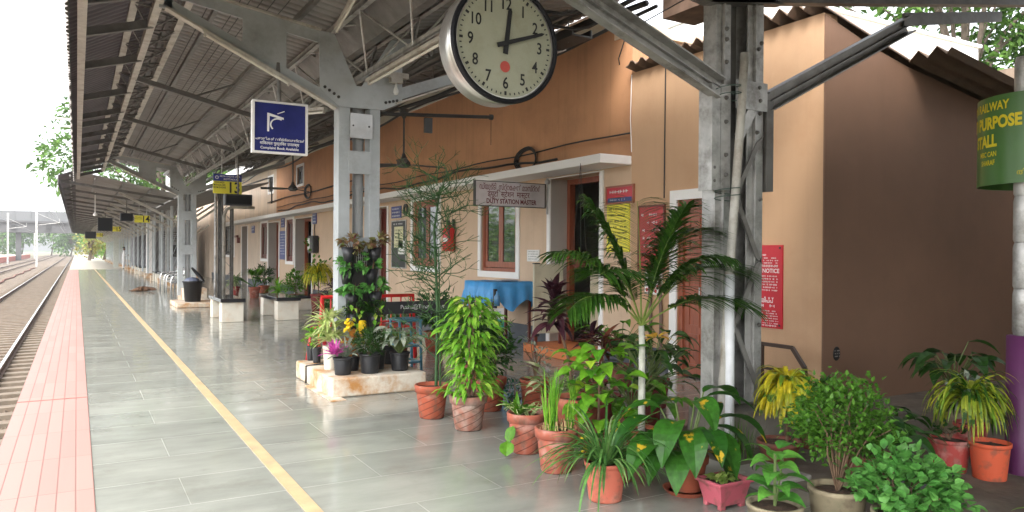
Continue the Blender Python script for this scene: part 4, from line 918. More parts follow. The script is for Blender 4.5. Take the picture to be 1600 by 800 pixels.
# ---------------------------------------------------------------- clock
CK = Vector((2.365, 4.3, 2.835))
t = thing('station_clock', CK, 'large round hanging station clock with cream face and black rim', 'clock')
mb = MB(); mb.lathe([(.345, .002), (.372, .002), (.376, .20), (.345, .20)], CK-Vector((0, .10, 0)), 64, 'y'); mb.lathe([(.379, .06), (.382, .063), (.379, .066)], CK-Vector((0, .10, 0)), 64, 'y'); mb.build('case', mat('brushed_steel', (.62, .60, .56), .3, .75, var=.12, scale=20, stretch=(1, 6, 1)), t, True)
mb = MB(); mb.lathe([(.358, .012), (.357, -.014), (.364, -.02), (.378, -.02), (.385, -.01), (.385, .014)], CK-Vector((0, .10, 0)), 64, 'y'); mb.build('rim', mat('matt_black_rim', (.01, .01, .012), .6, spec=.2), t)
mb = MB(); mb.lathe([(.355, 0), (.001, 0)], CK-Vector((0, .095, 0)), 48, 'y'); mb.lathe([(.35, .19), (.001, .19)], CK-Vector((0, .095, 0)), 48, 'y')
mb.build('face', mat('clock_face', (.36, .365, .27), .35, var=.05, scale=4, dirt=(.28, .27, .17), dirt_amt=.6, dirt_scale=6), t)
yf = CK.y-.098
mb = MB()
for k in range(60):
    a = R(6*k); big = k % 5 == 0; r0, r1, w = (.305, .33, .008) if big else (.315, .33, .004)
    d = Vector((math.sin(a), 0, math.cos(a))); s = Vector((d.z, 0, -d.x))
    c = [CK+d*r0-s*w, CK+d*r0+s*w, CK+d*r1+s*w, CK+d*r1-s*w]; mb.quad(*[(v.x, yf, v.z) for v in c])
mb.build('minute_marks', LETB, t)
for k in range(1, 13):
    a = R(30*k); text(t, str(k), .105, (CK.x+.252*math.sin(a), yf, CK.z+.252*math.cos(a)-.004), '-y', LETB, sx=.82, bold=.0015, name='numeral')
def hand(a, L, tail, w0, w1, y):
    d = Vector((math.sin(a), 0, math.cos(a))); s = Vector((d.z, 0, -d.x)); q = [CK-d*tail-s*w0, CK-d*tail+s*w0, CK+d*L*.92+s*w1, CK+d*L, CK+d*L*.92-s*w1]
    mb = MB(); P = [(v.x, y, v.z) for v in q]; mb.add(P+[(x, yy-.006, z) for x, yy, z in P], [(0, 1, 2, 3, 4), (9, 8, 7, 6, 5)]+[(i, i+5, (i+1) % 5+5, (i+1) % 5) for i in range(5)]); fixn(mb.build('hand', LETB, t))
hand(R(7), .225, .07, .017, .013, yf-.008); hand(R(71), .295, .075, .015, .010, yf-.018)
mb = MB(); mb.lathe([(.036, -.002), (.001, -.002)], (CK.x-.005, yf, CK.z-.15), 24, 'y'); mb.build('red_mark', mat('red_logo', (.5, .08, .06), .5), t)
mb = MB(); mb.tube([(CK.x, CK.y, CK.z+.36), (CK.x, CK.y, 3.62)], .016, 8); mb.tube([(CK.x+.3, CK.y, CK.z+.22), (CK.x+.34, CK.y+.05, 3.5)], .01, 6); mb.build('hanger', GALV, t)

# ---------------------------------------------------------------- purple pole and green drum sign
mb = MB(); mb.lathe([(.105, 0), (.10, .95), (.081, .955)], (5.66, 2.75, 0), 20); mb.lathe([(.001, .955), (.081, .955)], (5.66, 2.75, 0), 20)
pp = thing('signpost', (5.66, 2.75, 0), 'post painted purple below with grey sections above under the green sign', 'post')
mb.build('painted_base', mat('purple_paint', (.10, .02, .085), .5, var=.12, dirt=(.06, .02, .05), dirt_amt=.4), pp, True)
for k in range(6):
    mb = MB(); z = .955+k*.32; mb.lathe([(.058, z), (.066, z+.02), (.066, z+.28), (.058, z+.318)], (5.66, 2.75, 0), 16); mb.build('section', GALV, pp, True)
t = thing('drum_sign', (5.88, 2.75, 2.0), 'green curved stall sign with yellow lettering on the right post', 'sign')
RD = .42; cx, cy = 5.95, 2.75
mb = MB(); mb.lathe([(RD, 2.0), (RD, 2.62)], (cx, cy, 0), 64); mb.lathe([(RD-.01, 2.62), (RD-.01, 2.0)], (cx, cy, 0), 64); mb.lathe([(RD-.01, 2.0), (RD, 2.0)], (cx, cy, 0), 64)
mb.build('drum', mat('green_flex_sheet', (.07, .17, .04), .3, var=.15, scale=3), t, True)
a0 = R(225)   # text starts a little round from the left silhouette seen from the camera
def wrap(z, a_start, r=RD+.003):
    def f(x, y): a = a_start+x/r; return (cx+r*math.cos(a), cy+r*math.sin(a), z+y)
    return f
AS = math.atan2(-cy, -cx)-R(64)
for s_, z, sz, sh, b in (('INDIAN RAILWAY', 2.545, .085, -.30, .002), ('MULTI PURPOSE', 2.43, .115, -.33, .005), ('STALL', 2.305, .115, -.09, .005), ('MBC CAN', 2.215, .05, -.02, .001), ('SHARAF', 2.155, .05, 0, .001)):
    text(t, s_, sz, None, wrap(z, AS+sh/RD), LETY, align='LEFT', sx=.8, bold=b)
text(t, 'തിരൂർ', .05, None, wrap(2.07, AS+.30/RD), LETY, align='LEFT')

# ---------------------------------------------------------------- the stall the green sign belongs to (right of the view, shades the end wall)
t = thing('stall', (8.5, -1, 0), 'green painted platform stall right of the purple post', 'stall')
mb = MB(); mb.box(7.2, 11.5, -6, 1.6, 0, 2.9); mb.build('body', mat('stall_green', (.04, .10, .04), .6), t)
mb = MB(); mb.box(6.9, 11.8, -6.2, 2.0, 2.9, 3.0); mb.build('roof', SHEETD, t)
mb = MB(); mb.box(11.6, 12, -6, 8, 0, 4.2); tag(mb.build('boundary_wall', mat('old_wall', (.2, .15, .11), .9, var=.2), None, loc=(11.8, 1, 0)), 'tall brown wall at the far side of the yard right of the annex', 'wall')

# ---------------------------------------------------------------- plinths and benches
def plinth(x0, x1, y0, y1, z, label, name='plinth'):
    mb = MB(); mb.box(x0, x1, y0, y1, .001, z); o = bevel(mb.build(name, CEMENT, None, loc=((x0+x1)/2, (y0+y1)/2, 0)), .02, 3)
    return tag(o, label, 'plinth')
plinth(2.26, 3.3, 7.57, 9.05, .2, 'stained plaster plinth carrying pots around the first column')
plinth(2.25, 3.3, 21.3, 23.0, .12, 'low plaster plinth under the black dustbin'); 
mb = MB(); mb.box(2.62, 3.25, 23.1, 24.5, .001, .42); tag(bevel(mb.build('plinth', CEMENT, None, loc=(2.9, 23.8, 0)), .02), 'cream block at the foot of the second column', 'plinth')
mb = MB(); mb.box(2.2, 2.35, 7.4, 8.4, .001, .012); tag(mb.build('floor_patch', CEMENT, None, loc=(2.3, 8, 0)), 'brown mortar edge on the floor beside the potted plinth', 'mortar'); 
mb = MB(); mb.tube([(2.25, 8.55, .01), (2.25, 8.56, .2), (2.5, 8.6, .215), (2.62, 8.3, .22)], .01, 6); tag(mb.build('cable', WIRE, None, True, loc=(2.25, 8.55, 0)), 'thin black cable running over the plinth edge', 'cable')
LEGP = mat('white_plaster', (.66, .62, .53), .75, var=.08, scale=4, bump=.2, dirt=(.5, .3, .14), dirt_amt=.5, dirt_scale=3)
def gbench(x0, x1, y0, y1, label, h=.42):
    t = thing('granite_bench', ((x0+x1)/2, (y0+y1)/2, 0), label, 'bench', 'granite topped benches')
    mb = MB(); mb.box(x0-.03, x1+.03, y0-.05, y1+.05, h, h+.075); bevel(mb.build('seat', GRANITE, t), .008)
    for a in (y0, y1-.3): mb = MB(); mb.box(x0, x1, a, a+.3, .001, h); bevel(mb.build('leg', LEGP, t), .01)
    return t
gbench(2.62, 3.06, 16.65, 18.2, 'black topped white bench nearest the lattice column')
gbench(3.76, 4.22, 16.65, 18.4, 'black topped white bench in front of the yellow croton')
gbench(4.3, 5.4, 19.3, 19.8, 'black topped bench behind the other two by the pots', .3)
for i, (x, y) in enumerate(((3.2, 33.5), (3.2, 36.2), (3.2, 38.8), (3.3, 51), (3.3, 54), (3.3, 57))):
    gbench(x, x+.5, y, y+1.7, ['first far white bench of the row behind the dustbin', 'second far white bench of the row behind the dustbin', 'third far white bench of the row behind the dustbin', 'white bench beside the walking man', 'white bench just past the walking man', 'farthest white bench of the far canopy'][i])
def sbench(x, y, label):
    t = thing('steel_bench', (x, y, 0), label, 'bench', 'tubular steel benches')
    for dy in (0, 1.5):
        mb = MB(); mb.tube([(x, y+dy, 0), (x, y+dy, .5), (x+.05, y+dy, .62), (x+.15, y+dy, .68), (x+.5, y+dy, .68)], .025, 8); mb.tube([(x+.5, y+dy, 0), (x+.55, y+dy, .9)], .025, 8); mb.build('arm_frame', mat('stainless', (.6, .6, .6), .25, .8), t, True)
    for k in range(3):
        mb = MB(); mb.box(x+.03, x+.5, y+.05+k*.5, y+.48+k*.5, .40, .43); mb.build('seat', mat('stainless', (.6, .6, .6)), t)
        mb = MB(); mb.bar((x+.5, y+.26+k*.5, .44), (x+.58, y+.26+k*.5, .88), .42, .02, (1, 0, 0)); mb.build('backrest', mat('stainless', (.6, .6, .6)), t)
sbench(2.7, 27.2, 'curved arm steel bench just behind the black dustbin'); sbench(2.75, 30.0, 'second curved arm steel bench behind the dustbin')
# dustbin
t = thing('dustbin', (2.95, 22.1, .12), 'large black plastic dustbin with its lid tilted open on the plinth', 'dustbin')
c = (2.72, 22.0, .12)
mb = MB(); mb.lathe([(.001, 0), (.20, 0), (.245, .52), (.27, .52), (.27, .56), (.235, .56), (.235, .5), (.19, .05)], c, 24); mb.build('bin', BLACKP, t, True)
mb = MB(); mb.lathe([(.27, 0), (.26, .04), (.1, .07), (.001, .075)], (0, 0, 0), 20); mb.v = [(v[0]*math.cos(.9)+v[2]*math.sin(.9)+c[0]+.13, v[1]+c[1]+.1, -v[0]*math.sin(.9)+v[2]*math.cos(.9)+c[2]+.70) for v in mb.v]; mb.build('lid', BLACKP, t, True)
mb = MB(); mb.sphere((c[0]-.02, c[1], c[2]+.56), .2, 1, 1, .5); mb.build('bin_bag', mat('blue_grey_bag', (.12, .14, .2), .4), t)
t = thing('floor_cloth', (2.03, 30.65, 0), 'x', 'dog'); bpy.data.objects.remove(t)

# ---------------------------------------------------------------- skin-grown figures
def skin(name, verts, edges, radii, m, parent=None, loc=(0, 0, 0), sub=2, root=0):
    me = bpy.data.meshes.new(name); me.from_pydata([tuple(Vector(v)) for v in verts], edges, []); o = bpy.data.objects.new(name, me); sc.collection.objects.link(o)
    md = o.modifiers.new('skin', 'SKIN'); sk = me.skin_vertices[0].data
    for i, r in enumerate(radii): sk[i].radius = (r, r) if isinstance(r, (int, float)) else r
    sk[root].use_root = True
    s2 = o.modifiers.new('sub', 'SUBSURF'); s2.levels = sub; s2.render_levels = sub
    dg = bpy.context.evaluated_depsgraph_get(); dg.update(); me2 = bpy.data.meshes.new_from_object(o.evaluated_get(dg)); bpy.data.objects.remove(o)
    o = bpy.data.objects.new(name, me2); sc.collection.objects.link(o); me2.materials.clear()
    for mm in (m if isinstance(m, (list, tuple)) else [m]): me2.materials.append(mm)
    me2.polygons.foreach_set('use_smooth', [True]*len(me2.polygons))
    if parent: o.parent = parent
    o.location = loc; return o
SKINM = mat('brown_skin', (.16, .075, .045), .5, var=.05); HAIR = mat('black_hair', (.012, .01, .01), .6)
P = thing('person', (3.2, 66.5, 0), 'distant person in white clothes standing side on with forearms held forward', 'person')
V = [(0, 0, .92), (0, 0, 1.12), (0, 0, 1.36), (0, 0, 1.47), (.015, 0, 1.55), (.02, 0, 1.66),
     (0, .18, 1.38), (.02, .22, 1.12), (.24, .2, 1.10), (.33, .18, 1.12), (0, -.18, 1.38), (.02, -.22, 1.12), (.24, -.2, 1.08), (.33, -.18, 1.1),
     (0, .1, .86), (.02, .11, .48), (0, .11, .08), (.14, .12, .03), (0, -.1, .86), (-.02, -.11, .48), (-.05, -.11, .08), (.09, -.12, .03)]
E_ = [(0, 1), (1, 2), (2, 3), (3, 4), (4, 5), (2, 6), (6, 7), (7, 8), (8, 9), (2, 10), (10, 11), (11, 12), (12, 13), (0, 14), (14, 15), (15, 16), (16, 17), (0, 18), (18, 19), (19, 20), (20, 21)]
RR = [.15, .13, .15, .06, .085, .09, .07, .055, .042, .04, .07, .055, .042, .04, .11, .085, .06, .045, .11, .085, .06, .045]
bd = skin('body', V, E_, RR, [SKINM, mat('white_cloth', (.75, .75, .74), .8), LETB], P)
for p in bd.data.polygons:
    c = p.center; p.material_index = 0 if (c.z > 1.46 or c.x > .2 and c.z > .9) else (2 if c.z < .09 else 1)
mb = MB(); mb.sphere((3.2-.01, 66.5, 1.68), .1, 1.05, .95, .85); mb.v = [v for v in mb.v]; mb.build('hair', HAIR, P, True)
D = thing('dog', (2.05, 30.6, 0), 'small brown dog sleeping on the platform floor', 'dog')
V = [(0, 0, .09), (.16, .02, .10), (.30, .0, .09), (.40, -.06, .07), (.48, -.12, .055), (-.14, .0, .08), (-.3, .05, .03), (-.42, .06, .02), (-.1, -.14, .04), (-.3, -.2, .025), (.2, -.13, .04), (.05, -.25, .025), (.40, -.02, .13), (-.05, -.12, .04), (-.36, -.1, .02)]
E_ = [(0, 1), (1, 2), (2, 3), (3, 4), (0, 5), (5, 6), (6, 7), (5, 8), (8, 9), (1, 10), (10, 11), (3, 12), (0, 13), (13, 14)]
skin('body', V, E_, [.09, .095, .07, .06, .03, .085, .025, .012, .045, .02, .04, .02, .02, .04, .02], mat('brown_fur', (.10, .05, .025), .9, var=.4, scale=10), D)

# ---------------------------------------------------------------- plants
L_MID = leaf_mat('green_leaves', (.045, .13, .01), (.11, .28, .02)); L_DARK = leaf_mat('dark_green_leaves', (.018, .06, .012), (.045, .12, .02)); L_BRIGHT = leaf_mat('bright_green_leaves', (.10, .30, .02), (.24, .48, .05), (.5, .62, .10))
L_LIME = leaf_mat('lime_leaves', (.22, .45, .04), (.35, .6, .08)); L_CROT = leaf_mat('yellow_croton_leaves', (.62, .50, .02), (.42, .44, .03), (.10, .22, .02), spots=(.10, .20, .02), spot_lo=.58)
L_CROTG = leaf_mat('striped_croton_leaves', (.12, .24, .02), (.42, .46, .04), (.5, .45, .03), spots=(.03, .09, .01), spot_lo=.52); L_PURP = leaf_mat('dark_purple_leaves', (.028, .012, .02), (.07, .022, .03), (.16, .05, .05), trans=.15)
L_VAR = leaf_mat('variegated_leaves', (.10, .20, .05), (.30, .36, .15), spots=(.5, .5, .3), spot_lo=.5); L_SILV = leaf_mat('silvery_leaves', (.20, .27, .19), (.42, .45, .36)); L_PALM = leaf_mat('palm_leaflets', (.025, .085, .012), (.07, .17, .02))
L_PINK = leaf_mat('magenta_leaves', (.40, .04, .25), (.65, .10, .45)); L_CREAM = leaf_mat('cream_striped_leaves', (.35, .48, .12), (.65, .68, .35)); L_REDG = leaf_mat('pinkish_caladium_leaves', (.25, .10, .07), (.3, .3, .12), (.12, .25, .05))
L_BROAD = leaf_mat('broad_spotted_leaves', (.02, .09, .01), (.05, .17, .02), spots=(.62, .42, .03), spot_lo=.61); L_CACT = leaf_mat('pencil_stems', (.022, .06, .022), (.06, .13, .04), trans=.0, rough=.5); L_TEAL = leaf_mat('blue_green_leaves', (.02, .10, .06), (.04, .16, .08))
L_ROUND = leaf_mat('soft_round_leaves', (.08, .26, .05), (.16, .40, .09)); STEM = mat('green_stem', (.12, .17, .05), .6); BARK = mat('brown_stem', (.14, .085, .05), .85, var=.3, scale=20); PALMT = mat('whitewashed_trunk', (.55, .55, .48), .7, var=.15, scale=14, bump=.3, dirt=(.25, .27, .18), dirt_amt=.6, dirt_scale=8)
def pot(t, x, y, z, r, h, m, style='terra', soil=True):
    c = (x, y, z+.002)
    if style == 'terra': prof = [(.001, 0), (r*.68, 0), (r*.72, h*.03), (r*.90, h*.76), (r*.9, h*.78), (r, h*.79), (r*1.02, h*.97), (r*.99, h), (r*.9, h), (r*.86, h*.9), (r*.84, h*.88)]
    elif style == 'bowl': prof = [(.001, 0), (r*.55, 0), (r*.8, h*.35), (r*.97, h*.8), (r*1.03, h*.86), (r*1.03, h), (r*.93, h), (r*.9, h*.85)]
    elif style == 'plastic': prof = [(.001, 0), (r*.76, 0), (r*.78, .01), (r*.93, h*.85), (r*.93, h*.88), (r*1.0, h*.9), (r*1.01, h), (r*.95, h), (r*.92, h*.88)]
    else: prof = [(.001, 0), (r*.8, 0), (r*.95, h*.9), (r, h*.92), (r, h), (r*.85, h), (r*.83, h*.9)]
    mb = MB(); mb.lathe(prof, c, 32); o = mb.build('pot', m, t, True)
    if soil:
        mb = MB(); rr = prof[-1][0]; vs = [(x, y, z+h*.9+.01)]; n = 20
        for k in range(n): vs.append((x+rr*math.cos(k*2*math.pi/n), y+rr*math.sin(k*2*math.pi/n), z+h*.89))
        mb.add(vs, [(0, 1+k, 1+(k+1) % n) for k in range(n)])
        for k in range(14): a = random.uniform(0, 6.28); q = random.uniform(0, rr*.85); mb.sphere((x+q*math.cos(a), y+q*math.sin(a), z+h*.89), random.uniform(.006, .016), 1, 1, .7, 5)
        mb.build('soil', SOIL, t)
    return o
rnd = random.Random(5)
def U(a, b): return rnd.uniform(a, b)
def rosette(mb, c, n, L, W, el=(0.2, 1.3), droop=(1, 2), shape='strap', spread=.03, fold=.25, seg=6):
    for i in range(n):
        a = i*2.4+U(-.3, .3); e = U(*el); d = (math.cos(a)*math.cos(e), math.sin(a)*math.cos(e), math.sin(e))
        mb.leaf((c[0]+math.cos(a)*U(0, spread), c[1]+math.sin(a)*U(0, spread), c[2]+U(0, .02)), d, L*U(.7, 1.1), W*U(.8, 1.15), U(*droop), seg, shape, fold, U(-.4, .4))
def bush(t, c, rx, rz, n, L, W, m, shape='ovate', stems=7, base=None, droop=(.2, 1.0), shell=.5, name='foliage'):
    mb = MB(); bz = base or (c[0], c[1], c[2]-rz)
    sm = MB(); tips = []
    for i in range(stems):
        a = i*2.4+U(-.3, .3); e = U(.1, 1.5)
        p = Vector((c[0]+rx*.9*math.cos(a)*math.cos(e), c[1]+rx*.9*math.sin(a)*math.cos(e), c[2]+rz*U(-.2, .95)*math.sin(e)))
        mid = (Vector(bz)+p)/2+Vector((U(-.2, .2)*rx, U(-.2, .2)*rx, rz*.2)); sm.tube([bz, mid, p], .006, 5, .003); tips += [mid, p]
    sm.build('stem', BARK, t)
    nb = max(3, n//10); cl = []
    for i in range(nb):
        v = Vector((rnd.gauss(0, 1), rnd.gauss(0, 1), rnd.gauss(0, 1))).normalized()*U(shell, 1)
        cl.append(Vector((c[0]+v.x*rx, c[1]+v.y*rx, c[2]+v.z*rz*(1 if v.z > 0 else .75))))
    for i in range(n):
        q = rnd.choice(cl); out = (q-Vector(c)+Vector((0, 0, rz*.3))).normalized()
        s = max(rx, rz)*.22; p = q+Vector((rnd.gauss(0, s), rnd.gauss(0, s), rnd.gauss(0, s)))*.6
        d = (out+Vector((U(-1, 1), U(-1, 1), U(-.7, .9)))).normalized()
        mb.leaf(p, d, L*U(.6, 1.15), W*U(.7, 1.15), U(*droop), 3, shape, .25, U(-.8, .8))
    return mb.build(name, m, t)
def stalks(t, base, n, H, L, W, m, spread=.25, el=(.9, 1.4), shape='ovate', droop=(1.2, 2.2), stem_m=None, seg=6):
    mb = MB(); sm = MB()
    for i in range(n):
        a = i*2.4+U(-.4, .4); e = U(*el); h = H*U(.55, 1.1)
        d = Vector((math.cos(a)*math.cos(e), math.sin(a)*math.cos(e), math.sin(e)))
        p = Vector(base)+d*h+Vector((math.cos(a), math.sin(a), 0))*spread*U(.2, .6); mid = Vector(base)+d*h*.5+Vector((0, 0, h*.08))
        sm.tube([base, mid, p], .006, 5, .004)
        dl = Vector((math.cos(a+U(-.4, .4)), math.sin(a+U(-.4, .4)), U(-.1, .5)))
        mb.leaf(p, dl, L*U(.75, 1.15), W*U(.8, 1.15), U(*droop), seg, shape, .22, U(-.35, .35))
    sm.build('stem', stem_m or STEM, t); return mb.build('foliage', m, t)
G_ = 'potted plants in front of the station wall'
def plant(x, y, label, z=0, cat='plant', group=G_): return thing('potted_plant', (x, y, z), label, cat, group)

# -- on the plinth
PG = 'pots on the stained plinth'
t = plant(2.46, 8.98, 'left of two small black pots with light green leaves on the plinth corner', .2, group=PG); pot(t, 2.42, 8.98, .2, .055, .17, BLACKP, 'plastic'); bush(t, (2.42, 8.98, .47), .13, .1, 90, .07, .045, L_BRIGHT)
t = plant(2.48, 8.78, 'right of two small black pots with light green leaves on the plinth corner', .2, group=PG); pot(t, 2.43, 8.76, .2, .055, .18, BLACKP, 'plastic'); bush(t, (2.43, 8.76, .48), .13, .1, 90, .07, .045, L_BRIGHT)
t = plant(2.44, 7.80, 'black pot with magenta and grey striped strap leaves at the plinth front', .2, group=PG); pot(t, 2.44, 7.80, .2, .105, .18, BLACKP, 'plastic')
mb = MB(); rosette(mb, (2.47, 7.8, .38), 26, .24, .035, (.2, 1.3), (.4, 1.4)); mb.build('foliage', L_SILV, t); mb = MB(); rosette(mb, (2.38, 7.76, .42), 40, .17, .024, (.1, 1.3), (.1, .8)); mb.v = [(v[0]-.04, v[1], v[2]) for v in mb.v]; mb.build('flower_head', L_PINK, t)
t = plant(2.73, 7.78, 'black pot with a dense dark green bush at the middle of the plinth front', .2, group=PG); pot(t, 2.73, 7.78, .2, .118, .21, BLACKP, 'plastic'); bush(t, (2.73, 7.78, .53), .18, .15, 620, .055, .018, L_DARK, 'lance')
t = plant(3.08, 7.80, 'black pot with silvery grey green leaves at the right of the plinth', .2, group=PG); pot(t, 3.08, 7.80, .2, .112, .20, BLACKP, 'plastic'); stalks(t, (3.08, 7.8, .38), 34, .30, .19, .065, L_SILV, .1, (.6, 1.4), 'lance')
t = plant(2.42, 8.2, 'tall pot with cream and lime striped spiky leaves beside the column', .2, group=PG); pot(t, 2.42, 8.2, .2, .08, .26, LEGP, 'plastic')
mb = MB(); [rosette(mb, (2.42+U(-.05, .05), 8.2, .5+.09*k), 24, .31, .034, (-.1, 1.2), (.5, 1.6)) for k in range(4)]; mb.build('foliage', L_CREAM, t)
t = plant(2.62, 8.0, 'pot with orange brown and yellow croton leaves between the front pots', .2, group=PG); pot(t, 2.62, 8.02, .2, .08, .16, BLACKP, 'plastic'); mb = MB(); [rosette(mb, (2.60, 7.98, .40+.07*k), 14, .15, .045, (.0, 1.3), (.5, 1.8), 'lance') for k in range(3)]; mb.build('foliage', leaf_mat('orange_croton', (.45, .12, .04), (.5, .3, .04), (.15, .2, .04)), t)
mb = MB()
for k in range(16): mb.leaf((2.55+U(-.02, .02), 7.94, .66+.008*k), (U(-1, 1), U(-1, 0), U(-.4, .2)), .06, .05, 2, 3, 'round')
mb.build('yellow_leaves', leaf_mat('pure_yellow_leaves', (.75, .5, .01), (.8, .6, .03)), t)
t = plant(2.88, 8.05, 'black pot with yellow cylinder shaped cap behind the dark bush', .2, group=PG); pot(t, 2.9, 8.0, .2, .09, .2, BLACKP, 'plastic')
mb = MB(); mb.lathe([(.03, .60), (.042, .61), (.042, .73), (.03, .745), (.001, .745)], (2.72, 8.0, 0), 14); mb.build('yellow_cap', leaf_mat('pure_yellow_leaves', (0, 0, 0), (0, 0, 0)), t); bush(t, (2.9, 8.0, .5), .1, .1, 60, .06, .03, L_DARK)
t = plant(3.2, 8.35, 'pot with grass green and red leaves behind the silvery plant', .2, group=PG); pot(t, 3.15, 8.3, .2, .09, .2, BLACKP, 'plastic'); stalks(t, (3.15, 8.3, .4), 18, .22, .2, .04, L_MID, .1)
# -- pouches hanging on the column
PO = 'black planter pouches tied to the first column'
for i, (x, z, m, L, lab) in enumerate(((2.62, 1.50, L_REDG, .09, 'top left black pouch with pinkish leaves on the column'), (2.92, 1.50, L_REDG, .09, 'top right black pouch with pinkish leaves on the column'), (2.60, 1.26, L_ROUND, .085, 'second row left pouch of pale green leaves on the column'), (2.88, 1.26, L_ROUND, .085, 'second row right pouch of pale green leaves on the column'), (2.66, 1.00, L_ROUND, .10, 'third row left pouch with trailing bright leaves on the column'), (2.93, 1.00, L_ROUND, .10, 'third row right pouch with trailing bright leaves on the column'), (2.68, .76, L_DARK, .05, 'bottom left pouch of fine dark leaves on the column'), (2.92, .76, L_DARK, .05, 'bottom right pouch of fine dark leaves on the column'))):
    t = thing('planter_pouch', (x, 8.18, z), lab, 'planter', PO)
    mb = MB(); mb.lathe([(.001, -.12), (.05, -.12), (.085, .05), (.075, .05), (.05, -.02)], (x, 8.18, z), 14); mb.build('pouch', BLACKP, t, True)
    bush(t, (x+U(-.02, .02), 8.14, z+.10), .13, .10, 80 if L > .06 else 260, L, L*.75 if L > .06 else .02, m, 'ovate', stems=5, droop=(.5, 2))
    if i in (4, 5, 6):
        mb = MB()
        for k in range(10): mb.leaf((x+U(-.05, .1), 8.08, z-.05-k*.035), (U(-1, 1), -.4, U(-.8, .2)), .08, .05, 1, 3, 'ovate')
        mb.build('trailing_leaves', L_BRIGHT, t)
mb = MB()
for k in range(6): mb.bar((2.70+.024*k, 8.16, 1.3), (2.70+.024*k, 8.16, 1.52), .003, .003); mb.bar((2.70, 8.16, 1.31+.04*k), (2.82, 8.16, 1.31+.04*k), .003, .003)
tag(mb.build('wire_mesh', GALV, None, loc=(2.76, 8.16, 1.3)), 'small square wire mesh panel between the upper pouches', 'mesh')
mb = MB(); mb.box(2.62, 2.96, 8.255, 8.275, .62, 1.5); tag(mb.build('backing_board', DARKSTEEL, None, loc=(2.79, 8.26, .62)), 'dark backing board behind the column planter pouches', 'board')

# -- red bench with dark board, blue frame
t = thing('red_bench', (3.3, 9.9, 0), 'red tubular metal bench behind the first column', 'bench')
mb = MB(); mb.tube([(2.72, 9.75, .02), (2.78, 9.8, .9), (4.06, 9.8, .9), (4.1, 9.8, .02)], .028, 8); mb.tube([(2.84, 9.8, 0), (2.78, 9.8, .88)], .028, 8); mb.tube([(2.72, 10.3, .0), (2.78, 10.3, .45), (4.06, 10.3, .45), (4.1, 10.3, 0)], .025, 8); mb.build('frame', REDP, t, True)
mb = MB(); [mb.bar((2.8, 9.85+.1*k, .46), (4.06, 9.85+.1*k, .46), .07, .02) for k in range(5)]; mb.build('seat', REDP, t)
mb = MB(); [mb.tube([(2.9+.14*k, 9.8, .5), (2.9+.14*k, 9.8, .9)], .01, 6) for k in range(9)]; mb.tube([(2.8, 9.8, .55), (4.06, 9.8, .55)], .015, 6); mb.build('backrest', REDP, t)
t = thing('name_board', (3.75, 9.4, .68), 'dark board with white writing leaning on the red bench', 'board')
mb = MB(); mb.box(3.05, 4.4, 9.3, 9.33, .69, .85); mb.build('panel', mat('dark_board', (.035, .035, .04), .4), t); text(t, 'Puzha@Tirur', .075, (3.88, 9.296, .775), '-y', LETW, sx=1.0); text(t, 'പുഴ', .07, (4.25, 9.296, .77), '-y', LETW)
t = thing('blue_stool', (3.5, 8.75, 0), 'blue painted metal stool frame right of the plinth', 'stool')
mb = MB()
for x in (3.42, 3.68):
    for y in (8.6, 8.9): mb.tube([(x, y, 0), (x+(-.03 if x < 3.5 else -.02), y, .66)], .018, 6)
for z in (.66, .35, .15): mb.tube([(3.40, 8.6, z), (3.66, 8.6, z), (3.66, 8.9, z), (3.40, 8.9, z), (3.40, 8.6, z)], .015, 6)
mb.build('frame', BLUEF, t); mb = MB(); mb.box(3.38, 3.68, 8.58, 8.92, .66, .68); mb.build('seat', BLUEF, t)

# -- the front row
def tirucalli(t, x, y, z0):
    mb = MB()
    mb.tube([(x, y, z0), (x+.01, y, 1.0), (x-.02, y+.02, 1.7), (x+.03, y, 2.1)], .015, 7, .009)
    mb.tube([(x+.05, y+.02, z0), (x+.06, y+.05, .8), (x+.03, y+.03, 1.55)], .010, 6, .006)
    def br(p, d, L, r, dep):
        q = p+d*L; mb.tube([p, (p+q)/2+Vector((U(-.01, .01), U(-.01, .01), 0)), q], r, 4, r*.8, False)
        if dep <= 0: return
        for k in range(rnd.choice((2, 3, 3))):
            v = Vector((U(-1, 1), U(-1, 1), U(-.35, .8))).normalized(); br(q, (d*.7+v).normalized(), L*U(.65, .95), r*.75, dep-1)
    hs = [(.6, .20, 10), (.9, .2, 11), (1.2, .2, 11), (1.45, .22, 10), (1.7, .2, 9), (1.95, .2, 9), (2.1, .2, 9)]
    for h, L, n in hs:
        for k in range(n):
            a = U(0, 6.28); d = Vector((math.cos(a), math.sin(a), U(.1, .9))).normalized(); br(Vector((x, y, h+U(-.1, .1))), d, L*U(.6, 1), .0055, 3 if rnd.random() < .6 else 2)
    mb.build('branches', L_CACT, t)
t = plant(2.8, 6.3, 'very tall leafless pencil stem plant in a red spiral terracotta pot'); pot(t, 2.8, 6.3, 0, .155, .30, TC1); tirucalli(t, 2.85, 6.32, .27)
t = plant(2.89, 5.74, 'tall column of bright lime leaves in a whitish spiral terracotta pot'); pot(t, 2.89, 5.74, 0, .160, .29, TC2)
mb = MB()
for i in range(640):
    h = U(.30, 1.12)**1.0; a = U(0, 6.28); rr = (.22+.07*math.sin(h*9))*(1 if h < .95 else .7)*U(.35, 1)
    p = (2.92+rr*math.cos(a), 5.76+rr*math.sin(a), h); mb.leaf(p, (math.cos(a), math.sin(a), U(-.4, .5)), U(.09, .16), .036, U(1.0, 2.4), 4, 'lance', .2, U(-.5, .5))
